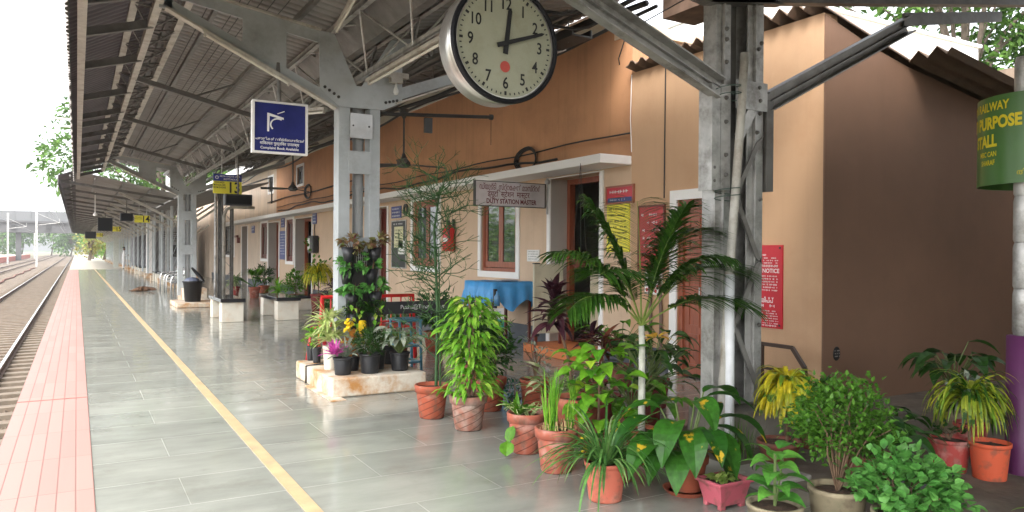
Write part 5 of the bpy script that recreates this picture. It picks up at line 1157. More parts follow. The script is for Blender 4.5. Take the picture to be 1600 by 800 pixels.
mb.build('foliage', L_BRIGHT, t); mb = MB(); mb.tube([(2.9, 5.75, .2), (2.9, 5.75, 1.1)], .012, 6); mb.tube([(2.97, 5.8, .2), (2.95, 5.78, 1.0)], .01, 6); mb.build('stem', BARK, t)
t = plant(3.46, 6.33, 'dense dark green bush in a red spiral pot behind the lime column'); pot(t, 3.42, 6.33, 0, .155, .31, TC1); bush(t, (3.42, 6.33, .56), .22, .28, 620, .085, .03, L_DARK, 'lance', 9); 
t = plant(3.61, 6.2, 'little black pot with blue green leaves on the floor'); pot(t, 3.61, 6.2, 0, .065, .12, BLACKP, 'plastic'); bush(t, (3.61, 6.2, .2), .12, .1, 160, .04, .02, L_TEAL)
t = plant(2.94, 4.87, 'red spiral terracotta pot with a wilting tangle and one leaf hanging to the floor'); pot(t, 2.94, 4.87, 0, .145, .30, TC3)
mb = MB()
for k in range(16):
    a = U(0, 6.28); p = Vector((2.94+.05*math.cos(a), 4.87+.05*math.sin(a), .27)); pts = [p]
    for j in range(6): p = p+Vector((U(-.04, .04)+.012*math.cos(a), U(-.04, .04)+.012*math.sin(a), .035-.01*j)); pts.append(p)
    mb.tube(pts, .005, 5, .003)
mb.build('stem', mat('pale_stem', (.3, .36, .14), .6), t)
mb = MB(); rosette(mb, (2.88, 4.9, .28), 16, .2, .05, (.5, 1.4), (.6, 1.6), 'ovate'); [mb.leaf((2.80, 4.82, .22-.02*k), (-.5, -.2, -.7+.1*k), .11, .09, .6, 4, 'round') for k in range(2)]; mb.leaf((2.74, 4.80, .12), (-.3, -.4, -.5), .12, .11, .4, 4, 'round'); mb.build('foliage', L_MID, t)
t = plant(2.87, 4.35, 'pinkish spiral terracotta pot with an upright clump of bright grass'); pot(t, 2.87, 4.35, 0, .148, .30, TC3)
mb = MB()
for k in range(70):
    cx_, s = ((2.82, .03) if k < 45 else (2.98, .025)); mb.leaf((cx_+U(-s, s), 4.35+U(-s, s), .27), (U(-.18, .28), U(-.2, .2), 1), U(.2, .46) if k < 45 else U(.12, .24), .013, U(.0, .5), 5, 'strap', .3)
mb.build('foliage', L_BRIGHT, t); mb = MB(); [mb.tube([(q := (2.87+U(-.1, .1), 4.35+U(-.1, .1), .26)), (q[0]+U(-.02, .02), q[1], .26+U(.03, .1))], .004, 4) for k in range(40)]; mb.build('dry_stalks', mat('straw', (.4, .28, .13), .8), t)
t = plant(3.47, 4.93, 'tall purple black cordyline with a bare stem in a wide clay bowl'); pot(t, 3.45, 4.93, 0, .175, .36, TCP, 'bowl')
mb = MB(); mb.tube([(3.40, 4.93, .3), (3.38, 4.93, .6), (3.28, 4.92, .9), (3.22, 4.92, 1.08)], .011, 6); mb.build('stem', BARK, t)
mb = MB(); [rosette(mb, (3.22, 4.92, .94+.06*k), 13, .27-.02*k, .065, (-.3+.25*k, .5+.25*k), (.6, 1.8), 'lance', .01) for k in range(5)]; mb.build('foliage', L_PURP, t)
mb = MB(); rosette(mb, (3.38, 4.88, .34), 22, .22, .012, (1.1, 1.5), (0, .4)); mb.build('grass_tuft', L_BRIGHT, t)
t = plant(3.75, 6.17, 'twiggy little plant in a wide red pot behind the wilting tangle'); pot(t, 3.8, 6.1, 0, .165, .30, TC1, 'plain'); bush(t, (3.78, 6.1, .52), .15, .2, 90, .05, .02, L_SILV, 'lance', 10)
t = plant(3.62, 5.45, 'low variegated cream and green leaves before the cordyline'); pot(t, 3.55, 5.4, 0, .13, .28, TCD); stalks(t, (3.55, 5.4, .26), 30, .26, .15, .05, L_VAR, .16, (.4, 1.3), 'lance', (.3, 1.2))
t = plant(3.9, 5.3, 'second smaller reddish cordyline in shade behind the tall purple one'); pot(t, 3.95, 5.25, 0, .15, .28, TMAR, 'plastic'); mb = MB(); mb.tube([(3.95, 5.25, .25), (3.92, 5.24, .75)], .01, 6); mb.build('stem', BARK, t); mb = MB(); [rosette(mb, (3.92, 5.24, .62+.06*k), 11, .24, .05, (0, 1.1), (.6, 1.8), 'lance', .01) for k in range(3)]; mb.build('foliage', leaf_mat('red_brown_leaves', (.07, .02, .015), (.22, .07, .035), trans=.2), t)
t = plant(4.3, 5.9, 'third dark red cordyline nearest the open doorway'); pot(t, 4.3, 5.9, 0, .15, .28, TMAR, 'plastic'); mb = MB(); mb.tube([(4.3, 5.9, .25), (4.28, 5.9, .72)], .01, 6); mb.build('stem', BARK, t); mb = MB(); [rosette(mb, (4.28, 5.9, .6+.06*k), 11, .24, .05, (0, 1.1), (.6, 1.8), 'lance', .01) for k in range(3)]; mb.build('foliage', L_PURP, t)
t = plant(2.77, 3.67, 'coral clay pot with long arching spider plant blades'); pot(t, 2.80, 3.70, 0, .130, .235, TCORAL, 'plastic')
mb = MB()
for k in range(150):
    a = U(0, 6.28); e = U(.35, 1.45); mb.leaf((2.80+.05*math.cos(a), 3.70+.05*math.sin(a), .22), (math.cos(a)*math.cos(e), math.sin(a)*math.cos(e), math.sin(e)), U(.25, .52), U(.012, .022), U(1.2, 3.0), 8, 'strap', .35)
mb.build('foliage', leaf_mat('spider_blades', (.04, .13, .03), (.12, .26, .06), (.38, .44, .22)), t)
mb = MB(); [mb.box(2.80+.085*math.cos(a)-.02, 2.80+.085*math.cos(a)+.02, 3.70+.085*math.sin(a)-.02, 3.70+.085*math.sin(a)+.02, -.0, .012) for a in (0.6, 2.2, 3.8, 5.4)]; 
t = plant(3.4, 4.3, 'climbing plant with large lime heart leaves beside the palm trunk'); pot(t, 3.3, 4.45, 0, .14, .25, TCD); mb = MB(); sm = MB()
sm.tube([(3.3, 4.45, .2), (3.31, 4.45, .62)], .009, 6); sm.build('stem', BARK, t)
for k in range(74):
    h = U(.28, .84); a = U(0, 6.28); r_ = U(.04, .26); mb.leaf((3.3+r_*math.cos(a), 4.45+r_*math.sin(a), h), (math.cos(a), math.sin(a), U(-.2, .6)), U(.13, .19), U(.09, .13), U(.8, 2), 5, 'ovate', .2, U(-.4, .4))
mb.build('foliage', leaf_mat('money_plant_leaves', (.07, .24, .015), (.20, .44, .03), (.42, .62, .05)), t)
# the palm
t = plant(3.55, 4.26, 'young palm with a whitewashed trunk and spreading fronds', cat='palm'); pot(t, 3.53, 4.24, 0, .13, .24, TCP, 'plastic')
mb = MB(); mb.tube([(3.53, 4.24, .2), (3.53, 4.24, .5), (3.53, 4.24, .8), (3.53, 4.25, .98)], .027, 12, .021); 
for z in (.55, .64, .74, .83, .9): mb.lathe([(.024, z), (.028, z+.004), (.024, z+.008)], (3.53, 4.24, 0), 12)
mb.build('trunk', PALMT, t, True)
def frond(mb, sm, p, d, L, droop, nl, ll, wl=.014, side_drop=.9):
    p = Vector(p); d = Vector(d).normalized(); pts = [p.copy()]; ds = [d.copy()]; n = 12
    for i in range(n): p = p+d*(L/n); d = (d+Vector((0, 0, -droop/n*(i/n+.3)))).normalized(); pts.append(p.copy()); ds.append(d.copy())
    sm.tube(pts, .008, 5, .002)
    for i in range(nl):
        t_ = .28+.72*i/nl; j = min(n-1, int(t_*n)); q = pts[j].lerp(pts[j+1], t_*n-j); dd = ds[j]; s = dd.cross(Vector((0, 0, 1))).normalized(); u = s.cross(dd)
        lw = ll*math.sin(math.pi*(.12+.80*(t_-.28)/.72))**.6
        for sg in (-1, 1): mb.leaf(q, dd*.62+s*sg*1.0+u*U(-.05, .25), lw*U(.9, 1.08), wl, side_drop*U(.7, 1.3), 4, 'strap', .25)
mb = MB(); sm = MB(); top = (3.53, 4.25, .98)
for a_, v_, L_, dr_, ll_ in ((2.75, 1.6, .88, 1.9, .42), (3.15, 1.0, .75, 2.6, .36), (2.2, 2.6, 1.0, 1.3, .46), (1.2, 3.0, .98, 1.4, .46), (.25, 2.2, 1.0, 1.9, .46), (.0, 1.1, 1.12, 2.1, .44), (-.25, .55, .98, 1.6, .40), (-1.0, 1.5, .85, 2.4, .36), (3.8, 1.4, .8, 2.3, .36), (-.5, 3.4, .95, 1.2, .46)):
    frond(mb, sm, top, (math.cos(a_), math.sin(a_)*.6, v_), L_, dr_, 54, ll_, .022, 1.0)
mb.build('leaflets', L_PALM, t); sm.build('frond_stems', mat('palm_rachis', (.22, .30, .06), .5), t)
# broad-leaf
t = plant(3.37, 3.53, 'large glossy broad leaves with yellow blotches in a terracotta pot on a saucer'); pot(t, 3.33, 3.56, .02, .135, .22, TCP); mb = MB(); mb.lathe([(.001, .0), (.12, .0), (.15, .03), (.14, .03), (.11, .012)], (3.33, 3.56, 0), 20); mb.build('saucer', TCP, t)
mb = MB(); sm = MB()
lily = [(3.6, 1.1, .30, .40, .18, 3.0), (4.1, 1.0, .26, .38, .18, 3.2), (4.8, 1.0, .24, .40, .19, 3.1), (5.3, 1.0, .26, .40, .19, 3.0), (5.9, .9, .32, .42, .18, 2.0), (.4, 1.0, .36, .38, .17, 1.8), (3.0, .9, .34, .40, .17, 2.2), (2.4, 1.1, .36, .36, .16, 2.0), (1.4, 1.2, .36, .36, .15, 1.8), (5.6, 1.3, .42, .36, .15, 1.5), (.0, 1.25, .44, .38, .16, 1.6), (3.4, .7, .2, .38, .17, 2.8), (4.4, .8, .34, .32, .14, 2.6), (2.9, 1.1, .2, .34, .16, 3), (3.3, .5, .32, .36, .17, 2.6), (3.8, .6, .15, .36, .17, 3), (5.0, .6, .12, .34, .16, 3), (4.5, 1.35, .40, .32, .15, 2.4)]
for a, e, h, L, W, dr in lily:
    d = Vector((math.cos(a)*math.cos(e), math.sin(a)*math.cos(e), math.sin(e))); b = Vector((3.33, 3.56, .2)); p = b+d*h; sm.tube([b, b+d*h*.5, p], .008, 5, .005)
    mb.leaf(p, Vector((math.cos(a), math.sin(a), .35)), L, W, dr, 10, 'lance', .25, U(-.25, .25))
mb.build('foliage', L_BROAD, t); sm.build('stem', STEM, t)
t = plant(3.0, 3.95, 'dark leaf clump with brown tips behind the coral pot'); pot(t, 3.12, 3.95, 0, .10, .18, TCD); stalks(t, (3.12, 3.95, .16), 14, .2, .22, .1, L_BROAD, .1, (.3, 1.2))
t = plant(4.34, 4.95, 'dark croton with a few orange leaves in a maroon pot by the panelled door'); pot(t, 4.2, 5.0, 0, .15, .30, TMAR, 'plastic'); stalks(t, (4.2, 5.0, .28), 46, .45, .2, .075, L_DARK, .2, (.6, 1.4), 'lance', (.5, 1.6)); mb = MB(); rosette(mb, (4.25, 4.92, .78), 7, .16, .06, (-.2, .6), (.6, 1.2), 'lance'); mb.build('orange_leaves', leaf_mat('orange_yellow_leaves', (.7, .38, .03), (.75, .5, .05)), t)
t = plant(3.95, 4.75, 'broad green leaves filling the gap behind the palm trunk'); pot(t, 3.8, 4.7, 0, .13, .22, TCD); stalks(t, (3.8, 4.7, .2), 34, .36, .17, .09, L_MID, .2, (.5, 1.4)); 
# pink square tub
t = plant(3.36, 3.25, 'square pink plastic tub with a small pale seedling clump'); 
mb = MB(); h = .15; 
def ring(r, z): return [(3.36+sx*r, 3.27+sy*r*.75, z) for sx, sy in ((-1, -1), (1, -1), (1, 1), (-1, 1))]
vs = ring(.095, .02)+ring(.125, .145)+ring(.14, .145)+ring(.142, .165)+ring(.12, .165)+ring(.115, .14)
fs = [(3, 2, 1, 0)]+[(i*4+k, i*4+(k+1) % 4, (i+1)*4+(k+1) % 4, (i+1)*4+k) for i in range(5) for k in range(4)]; mb.add(vs, fs)
for sx in (-1, 1):
    for sy in (-1, 1): mb.box(3.36+sx*.08-.02, 3.36+sx*.08+.02, 3.27+sy*.058-.015, 3.27+sy*.058+.015, 0, .03)
o = bevel(mb.build('pot', TPINK, t), .004); o.rotation_euler.z = 0
mb = MB(); mb.quad(*[(v[0], v[1], .142) for v in ring(.115, 0)]); mb.build('soil', SOIL, t); mb = MB(); [rosette(mb, (3.36+U(-.06, .06), 3.27+U(-.04, .04), .145), 9, .07, .04, (.0, 1), (.5, 2), 'ovate') for k in range(6)]; mb.build('foliage', leaf_mat('pale_seedlings', (.16, .28, .05), (.36, .42, .12)), t)
# bottom-edge plants
t = plant(3.15, 2.69, 'light green plant with big veined leaves in a pale pot at the bottom edge'); pot(t, 3.16, 2.72, 0, .145, .20, TCEM, 'plain')
mb = MB(); sm = MB(); b = Vector((3.16, 2.72, .17)); sm.tube([b, b+Vector((0, 0, .3))], .008, 6); sm.tube([b, b+Vector((.12, .05, .25))], .006, 6)
for k in range(22):
    a = k*2.4; h = .04+.013*k; r_ = .03; mb.leaf(b+Vector((r_*math.cos(a), r_*math.sin(a), h)), (math.cos(a), math.sin(a), .5), U(.13, .18), U(.075, .10), U(1.0, 1.8), 6, 'ovate', .2, U(-.3, .3))
mb.build('foliage', leaf_mat('fresh_veined_leaves', (.05, .20, .03), (.13, .34, .05)), t); sm.build('stem', STEM, t)
def weeping(t, c, H, R_, n, m, L=.34, W=.022, stem_h=None):
    mb = MB(); sm = MB(); sm.tube([(c[0], c[1], c[2]), (c[0], c[1], H)], .012, 6); sm.build('stem', BARK, t)
    for k in range(n):
        a = U(0, 6.28); rr = R_*U(.15, .7); z = H-U(0, .10); e = U(.5, 1.45)
        mb.leaf((c[0]+rr*.3*math.cos(a), c[1]+rr*.3*math.sin(a), z), (math.cos(a)*math.cos(e), math.sin(a)*math.cos(e), math.sin(e)), L*U(.7, 1.15), W*U(.7, 1.3), U(3.2, 5.0), 9, 'strap', .3, U(-.4, .4))
    return mb.build('foliage', m, t)
t = plant(4.28, 3.82, 'weeping croton with bright yellow ribbon leaves by the laced column'); pot(t, 4.36, 3.72, 0, .15, .17, TCD, 'bowl'); weeping(t, (4.42, 3.70, .1), .56, .16, 380, L_CROT, .30, .04)
t = plant(3.47, 2.56, 'mossy cement pot with a wide bush of tiny green leaves'); pot(t, 3.50, 2.60, 0, .150, .27, TCEM, 'plain')
bush(t, (3.70, 2.72, .56), .28, .25, 2800, .036, .026, leaf_mat('tiny_green_leaves', (.05, .15, .015), (.13, .30, .04)), 'ovate', 16, (3.50, 2.60, .24))
t = plant(3.53, 2.21, 'pot of pale round leaved herb at the bottom edge'); pot(t, 3.58, 2.27, 0, .16, .22, TCEM, 'plain'); bush(t, (3.62, 2.30, .34), .26, .15, 900, .056, .052, L_ROUND, 'round', 12, (3.58, 2.27, .2), (.1, .6))
t = plant(4.6, 3.3, 'dark broad leaved plant behind the tiny leaved bush'); pot(t, 4.45, 3.1, 0, .16, .22, TCD); stalks(t, (4.45, 3.1, .2), 50, .30, .22, .10, L_DARK, .2, (.5, 1.4))
t = plant(4.75, 4.05, 'small dark fern at the foot of the yellow croton'); pot(t, 4.95, 3.9, 0, .12, .2, TCD); bush(t, (4.95, 3.9, .38), .2, .16, 260, .06, .03, L_DARK)
mb = MB(); mb.lathe([(.001, .01), (.26, .01), (.30, .10), (.28, .10), (.25, .03)], (4.70, 2.98, 0), 28); tag(mb.build('basin', mat('old_black_rubber', (.03, .03, .03), .7), None, True, loc=(4.70, 2.98, 0)), 'shallow black basin on the damp ground behind the herbs', 'basin')
t = plant(5.3, 3.03, 'faded red and white plastic pot with small dull leaves'); pot(t, 5.28, 3.03, 0, .135, .23, TFADE, 'plastic'); bush(t, (5.28, 3.03, .28), .11, .06, 60, .04, .025, L_DARK)
t = plant(5.31, 2.77, 'weeping green and yellow croton in a bright orange plastic pot'); pot(t, 5.33, 2.79, 0, .128, .25, TORA, 'plastic'); weeping(t, (5.25, 2.88, .2), .56, .17, 170, L_CROTG, .38, .024)
t = plant(6.0, 3.4, 'reddish pot between the orange pot and the end wall'); pot(t, 5.85, 3.2, 0, .12, .24, TFADE, 'plastic'); bush(t, (5.85, 3.2, .4), .2, .18, 130, .07, .04, L_SILV)
t = plant(6.55, 3.51, 'tall dark broad leaved plant in deep shade against the end wall'); pot(t, 6.5, 3.7, 0, .16, .3, TCEM, 'plain'); stalks(t, (6.5, 3.7, .28), 26, .45, .26, .13, L_DARK, .12, (1.0, 1.5)) 
t = plant(6.2, 4.1, 'low dark weeds against the base of the end wall'); pot(t, 5.9, 4.4, 0, .1, .12, TCD); bush(t, (5.9, 4.4, .2), .2, .12, 160, .05, .025, L_DARK)
t = plant(3.6, 1.75, 'single pale strap leaf arching in at the bottom right corner', cat='plant'); pot(t, 3.95, 1.72, 0, .13, .2, TCD); mb = MB(); [mb.leaf((3.95, 1.75, .2), (U(-1, .4), U(-.6, .8), 1.2), U(.25, .42), .035, U(2, 3.2), 8, 'strap', .3) for k in range(8)]; mb.build('foliage', L_BRIGHT, t)
mb = MB(); mb.box(3.75, 4.25, 3.35, 3.75, .001, .035); mb.box(3.6, 3.9, 3.6, 3.95, .001, .05); tag(bevel(mb.build('stone_slab', CONC, None, loc=(4, 3.5, 0)), .01), 'flat broken stone slabs at the foot of the laced column', 'stone')
# grass by the column base
t = tag((lambda mb: ([mb.leaf((U(3.95, 4.3), U(3.85, 4.05), .0), (U(-.3, .3), U(-.3, .3), 1), U(.15, .36), .006, .5, 4, 'strap') for k in range(60)], mb.build('weed_grass', L_MID, None, loc=(4.1, 3.95, 0)))[1])(MB()), 'thin grass growing at the base of the laced column', 'grass', kind='stuff')

# hanging basket
t = thing('hanging_basket', (5.75, 7.7, 1.3), 'brown hanging pot with a small fern in front of the dark doorway', 'planter'); c = (5.62, 8.0, 1.30)
mb = MB(); mb.lathe([(.001, -.0), (.06, 0), (.115, .10), (.12, .12), (.105, .12), (.09, .09)], c, 20); mb.build('pot', TCD, t, True)
mb = MB(); [mb.tube([(c[0]+.11*math.cos(a), c[1]+.11*math.sin(a), c[2]+.12), (c[0], c[1], 2.66)], .003, 4) for a in (0, 2.1, 4.2)]; mb.build('chain', WIRE, t)
mb = MB(); rosette(mb, (c[0], c[1], c[2]+.1), 26, .26, .018, (.4, 1.4), (1.5, 3)); mb.build('foliage', L_MID, t)

# handrail by the annex
t = thing('handrail', (6.0, 5.1, 0), 'dark brown pipe handrail in front of the annex corner', 'railing'); RL = mat('brown_rail_paint', (.055, .032, .022), .45)
mb = MB(); mb.bar((6, 4.82, 0), (6, 4.82, .42), .035, .035); mb.bar((6, 4.82, .42), (6, 4.97, .60), .035, .035); mb.bar((6, 4.97, .60), (6, 5.42, .60), .035, .035); mb.bar((6, 5.42, .60), (6, 5.42, 0), .035, .035); mb.bar((6, 5.34, .60), (6, 5.34, 0), .03, .03)
for z in (.36, .17): mb.bar((6, 4.82, z), (6, 5.4, z), .022, .025)
mb.build('rails', RL, t)

# blue covered table, sanitizer stand, board
t = thing('table', (5.9, 10.6, 0), 'table under a blue plastic sheet below the glazed window', 'table')
mb = MB(); [mb.box(x-.02, x+.02, y-.02, y+.02, 0, 1.0) for x in (5.55, 6.2) for y in (10.2, 10.95)]; mb.build('leg', WOODD, t); mb = MB(); mb.box(5.5, 6.25, 10.15, 11.0, 1.0, 1.03); mb.build('tabletop', WOOD, t)
n = 26; mb = MB(); vs = []; fs = []
for i in range(n+1):
    for j in range(n+1):
        u = i/n*1.3-.15; v = j/n*1.3-.15; x = 5.48+min(max(u, 0), 1)*.79; y = 10.12+min(max(v, 0), 1)*.92; z = 1.045
        ou = max(0, -u, u-1); ov = max(0, -v, v-1); o_ = max(ou, ov)
        if o_ > 0: z -= o_*2.4*(1+.25*math.sin(v*14+u*9)); x += (.05+.03*math.sin(v*18))*(1 if u > 1 else -1 if u < 0 else 0)*min(1, ou*8); y += (.05+.03*math.sin(u*20))*(1 if v > 1 else -1 if v < 0 else 0)*min(1, ov*8)
        z += .004*math.sin(u*17)*math.cos(v*13); vs.append((x, y, z+ .0))
for i in range(n):
    for j in range(n): a = i*(n+1)+j; fs.append((a, a+1, a+n+2, a+n+1))
mb.add(vs, fs); o = tag(mb.build('table_cover', CLOTH, None, True, loc=(5.9, 10.6, .9)), 'bright blue plastic sheet draped over the small table', 'cloth')
mb = MB(); mb.box(5.75, 6.05, 10.3, 10.55, 1.055, 1.07); tag(mb.build('register', mat('grey_book', (.3, .32, .36), .6), None, loc=(5.9, 10.4, .91)), 'closed register book lying on the blue sheet', 'book')
t = thing('sanitizer_stand', (5.62, 9.95, 0), 'hand sanitizer stand with a white and teal placard by the blue table', 'stand')
mb = MB(); mb.box(5.45, 5.50, 9.98, 10.02, 0, .95); mb.box(5.3, 5.68, 9.85, 10.1, .001, .02); mb.build('post', BLACKP, t)
mb = MB(); mb.box(5.36, 5.60, 9.95, 9.97, .36, .66); mb.build('placard', LETW, t); mb = MB(); mb.box(5.362, 5.598, 9.944, 9.949, .36, .50); mb.build('placard_band', mat('teal', (.02, .35, .33), .5), t)
mb = MB(); [mb.box(5.41, 5.55, 9.944, 9.948, .60-.03*k, .61-.03*k) for k in range(3)]; mb.build('lettering', mat('teal', (.02, .35, .33)), t)
mb = MB(); mb.lathe([(.001, .70), (.045, .70), (.045, .84), (.02, .88), (.015, .92), (.001, .92)], (5.47, 9.93, 0), 14); mb.build('bottle', mat('sanitizer_blue', (.08, .22, .4), .3), t, True)
t = thing('folding_board', (6.2, 9.55, 0), 'grey green wooden two panel board standing beside the doorway', 'board')
mb = MB(); fx = (5.87, 6.38)
for q in ((fx[0], fx[0]+.04, .30, 1.33), (fx[1]-.04, fx[1], .30, 1.33), (fx[0]+.04, fx[1]-.04, 1.29, 1.33), (fx[0]+.04, fx[1]-.04, .30, .34), (fx[0]+.04, fx[1]-.04, .78, .82)): mb.box(q[0], q[1], 9.52, 9.56, q[2], q[3])
mb.build('frame', CREAM, t); mb = MB(); mb.box(fx[0]+.03, fx[1]-.03, 9.53, 9.545, .33, 1.30); mb.build('panel', CREAM, t)
mb = MB(); mb.box(fx[0]-.005, fx[0]+.10, 9.51, 9.57, 1.332, 1.35); mb.box(fx[0]-.005, fx[0]+.09, 9.51, 9.57, .26, .298); mb.build('corner_plate', BLACKP, t)
mb = MB(); mb.box(fx[0]+.02, fx[0]+.06, 9.52, 9.56, 0, .3); mb.box(fx[1]-.06, fx[1]-.02, 9.52, 9.56, 0, .3); mb.build('leg', WOODD, t)

# -- plants along the wall farther on
GB = 'potted plants by the far part of the station wall'
def palmlet(t, c, m, n=11, L=.7):
    mb = MB()
    for k in range(n):
        a = k*2.4; e = U(.4, 1.3); d = Vector((math.cos(a)*math.cos(e), math.sin(a)*math.cos(e), math.sin(e))); p = Vector(c)+d*L*.6
        for j in range(13):
            b = (j-6)*.2; s = d.cross(Vector((0, 0, 1))).normalized(); dd = (d*math.cos(b)+s*math.sin(b)).normalized(); mb.leaf(p, dd, L*.45, .05, 1.0, 3, 'strap')
        mb.tube([c, p], .008, 4)
    mb.build('foliage', m, t)
far = [((4.9, 24.9), 'fan leaved palm in a red pot nearest the lattice column', TC3, 'fan', L_MID, .18, .35), ((4.6, 26.6), 'variegated light green plant left of the fan palm', TFADE, 'ros', L_VAR, .16, .3), ((5.4, 25.9), 'dark leafy plant behind the fan palm', TC1, 'bush', L_DARK, .18, .35),
       ((4.9, 21.7), 'bright yellow green shrub between the two far benches', TC1, 'ros', L_BRIGHT, .16, .3), ((5.3, 21.3), 'round dark green shrub before the navy notice', TC1, 'bush', L_MID, .16, .3), ((5.75, 21.0), 'tall thin plant with a few climbing leaves', TC1, 'thin', L_MID, .14, .3),
       ((5.3, 19.0), 'golden yellow croton mound in a maroon pot', TMAR, 'weep', L_CROT, .2, .42), ((4.6, 15.6), 'spiky green plant behind the red bench end', TC1, 'ros', L_VAR, .15, .3), ((5.0, 16.6), 'dark purple plant beside the first column', TMAR, 'ros', L_PURP, .15, .5),
       ((4.1, 13.6), 'leafy plant seen between the red bench bars', TC1, 'ros', L_VAR, .15, .3), ((3.6, 11.6), 'feathery dark plant behind the red bench', TC1, 'bush', L_DARK, .16, .3), ((4.7, 10.5), 'dark leaved shrub left of the blue table', TC1, 'bush', L_DARK, .16, .3), ((4.1, 10.4), 'broad leaved dark plant above the dark board', TCD, 'stalk', L_DARK, .15, .3),
       ((3.75, 7.4), 'fine stemmed dark shrub right of the plinth', TCD, 'bush', L_DARK, .14, .28), ((5.2, 6.6), 'low green plant near the annex dado', TCD, 'stalk', L_MID, .14, .28), ((4.9, 5.7), 'dark broad leaved plant below the red poster', TMAR, 'stalk', L_DARK, .15, .28)]
for (x, y), lab, pm, k, m, r_, h in far:
    t = plant(x, y, lab, group=GB); pot(t, x, y, 0, r_, h, pm, 'plastic' if pm is TMAR else 'terra')
    if k == 'fan': palmlet(t, (x, y, h), m, 12, .75)
    elif k == 'ros': mb = MB(); [rosette(mb, (x, y, h+.08*j), 20, .42, .05, (0, 1.3), (.8, 2)) for j in range(3)]; mb.build('foliage', m, t)
    elif k == 'bush': bush(t, (x, y, h+.32), .32, .34, 420, .12, .05, m)
    elif k == 'stalk': stalks(t, (x, y, h), 34, .45, .24, .1, m, .2)
    elif k == 'weep': weeping(t, (x, y, h), .98, .3, 170, m, .6, .04)
    else: bush(t, (x, y, h+.8), .2, .7, 60, .16, .09, m)

# ---------------------------------------------------------------- background beyond the tracks
TR3 = leaf_mat('roadside_tree_leaves', (.04, .10, .015), (.12, .24, .04), trans=.3, rough=.6); TR1 = leaf_mat('far_tree_leaves', (.06, .13, .03), (.14, .25, .06), trans=.35, rough=.6); TR2 = leaf_mat('bright_tree_leaves', (.09, .20, .04), (.22, .34, .08), trans=.4, rough=.6); TR3 = leaf_mat('roadside_tree_leaves', (.04, .10, .015), (.12, .24, .04), trans=.3, rough=.6); TBARK = mat('tree_bark', (.13, .10, .075), .9, var=.3, bump=.4)
def tree(x, y, H, cr, label, m=TR1, n=2600, ls=.5, z0=-1.1, trunk=.25, cz=.68, rz=.34, group='trees around the station', k=14):
    t = thing('tree', (x, y, z0), label, 'tree', group); mb = MB(); mb.tube([(x, y, z0), (x+.1*cr, y, z0+H*.3), (x-.05*cr, y, z0+H*.6)], trunk, 8, trunk*.5)
    C = Vector((x, y, z0+H*cz)); cl = []
    for i in range(k):
        v = Vector((rnd.gauss(0, 1), rnd.gauss(0, 1), rnd.gauss(0, 1))).normalized()*U(.45, .95); q = C+Vector((v.x*cr, v.y*cr, v.z*H*rz)); cl.append((q, U(.22, .42)*cr))
        mb.tube([(x, y, z0+H*U(.3, .55)), (Vector((x, y, z0+H*.5))+q)/2+Vector((0, 0, .3)), q], trunk*.35, 5, trunk*.1)
    mb.build('trunk', TBARK, t); lf = MB()
    for i in range(n):
        q, r_ = rnd.choice(cl); v = Vector((rnd.gauss(0, 1), rnd.gauss(0, 1), rnd.gauss(0, .8))).normalized()*r_*U(.5, 1.05)**.7
        p = q+v; d = (v.normalized()+Vector((U(-1, 1), U(-1, 1), U(-.8, .5)))).normalized(); lf.leaf(p, d, ls*U(.6, 1.2), ls*.55*U(.7, 1.2), U(.2, 1.2), 2, 'ovate', .2, U(-1, 1))
    lf.build('crown', m, t); return t
tree(5.6, 62, 14, 7.6, 'tall leafy tree rising behind the gap between the two canopy roofs', TR3, 11000, .5, k=30)
tree(9, 90, 13, 6, 'tree behind the far canopy edge above the track', TR2, 2200, .6)
tree(11, 40, 11, 5, 'dense tree behind the station roof', TR1, 2500, .5)
tree(20.5, 11.5, 12.5, 4.6, 'bright tree beyond the white wall at the upper right', TR3, 9000, .30, z0=-.5, cz=.6, rz=.42, k=26)
tree(24, 8, 12.5, 4.6, 'second bright tree at the right picture edge behind the stall sign', TR3, 8500, .30, z0=-.5, cz=.55, rz=.42, k=24)
for i in range(16):
    y = 55+i*14; tree(-20-U(0, 14), y, U(5, 8.5), U(3.5, 5.5), ['broad bush-like tree along the opposite platform', 'tree on the far side of the tracks, by the opposite platform'][0]+[' nearest the camera', ', second in the row', ', third in the row', ', fourth in the row', ', fifth in the row', ', sixth in the row', ', seventh in the row', ', eighth in the row', ', ninth in the row', ', tenth in the row', ', eleventh in the row', ', twelfth in the row', ', thirteenth in the row', ', fourteenth in the row', ', fifteenth in the row', ', last in the row'][i], [TR1, TR2][i % 2], 900, .8, cz=.55, rz=.42, group='trees along the opposite platform')
for i in range(10):
    x = -30+i*7+U(-2, 2); tree(x, 300+U(-20, 40), U(11, 17), U(7, 10), 'hazy tree closing the view down the track, number %s from the left' % ['one', 'two', 'three', 'four', 'five', 'six', 'seven', 'eight', 'nine', 'ten'][i], TR1, 900, 1.6, cz=.55, rz=.45, group='far trees at the end of the track')
for i, (x, y) in enumerate(((1.5, 121), (3.5, 127), (6, 133), (2.2, 140), (9, 125))):
    tree(x, y, U(4, 6), U(2, 3), ['reddish bush at the end of the canopy', 'green bush past the canopy end', 'tall bush past the canopy end', 'farthest bush on the platform', 'bush right of the platform end'][i], TR2 if i % 2 else leaf_mat('reddish_bush', (.25, .2, .06), (.3, .32, .08), trans=.3), 900, .4, z0=0, cz=.5, rz=.45, group='bushes past the canopy end')
mb = MB()
for i in range(5000):
    y = 40+260*rnd.random(); x = U(-60, -24.5); mb.leaf((x, y, -1.1), (U(-.5, .5), U(-.5, .5), 1), U(.5, 1.6), .5, .8, 2, 'ovate')
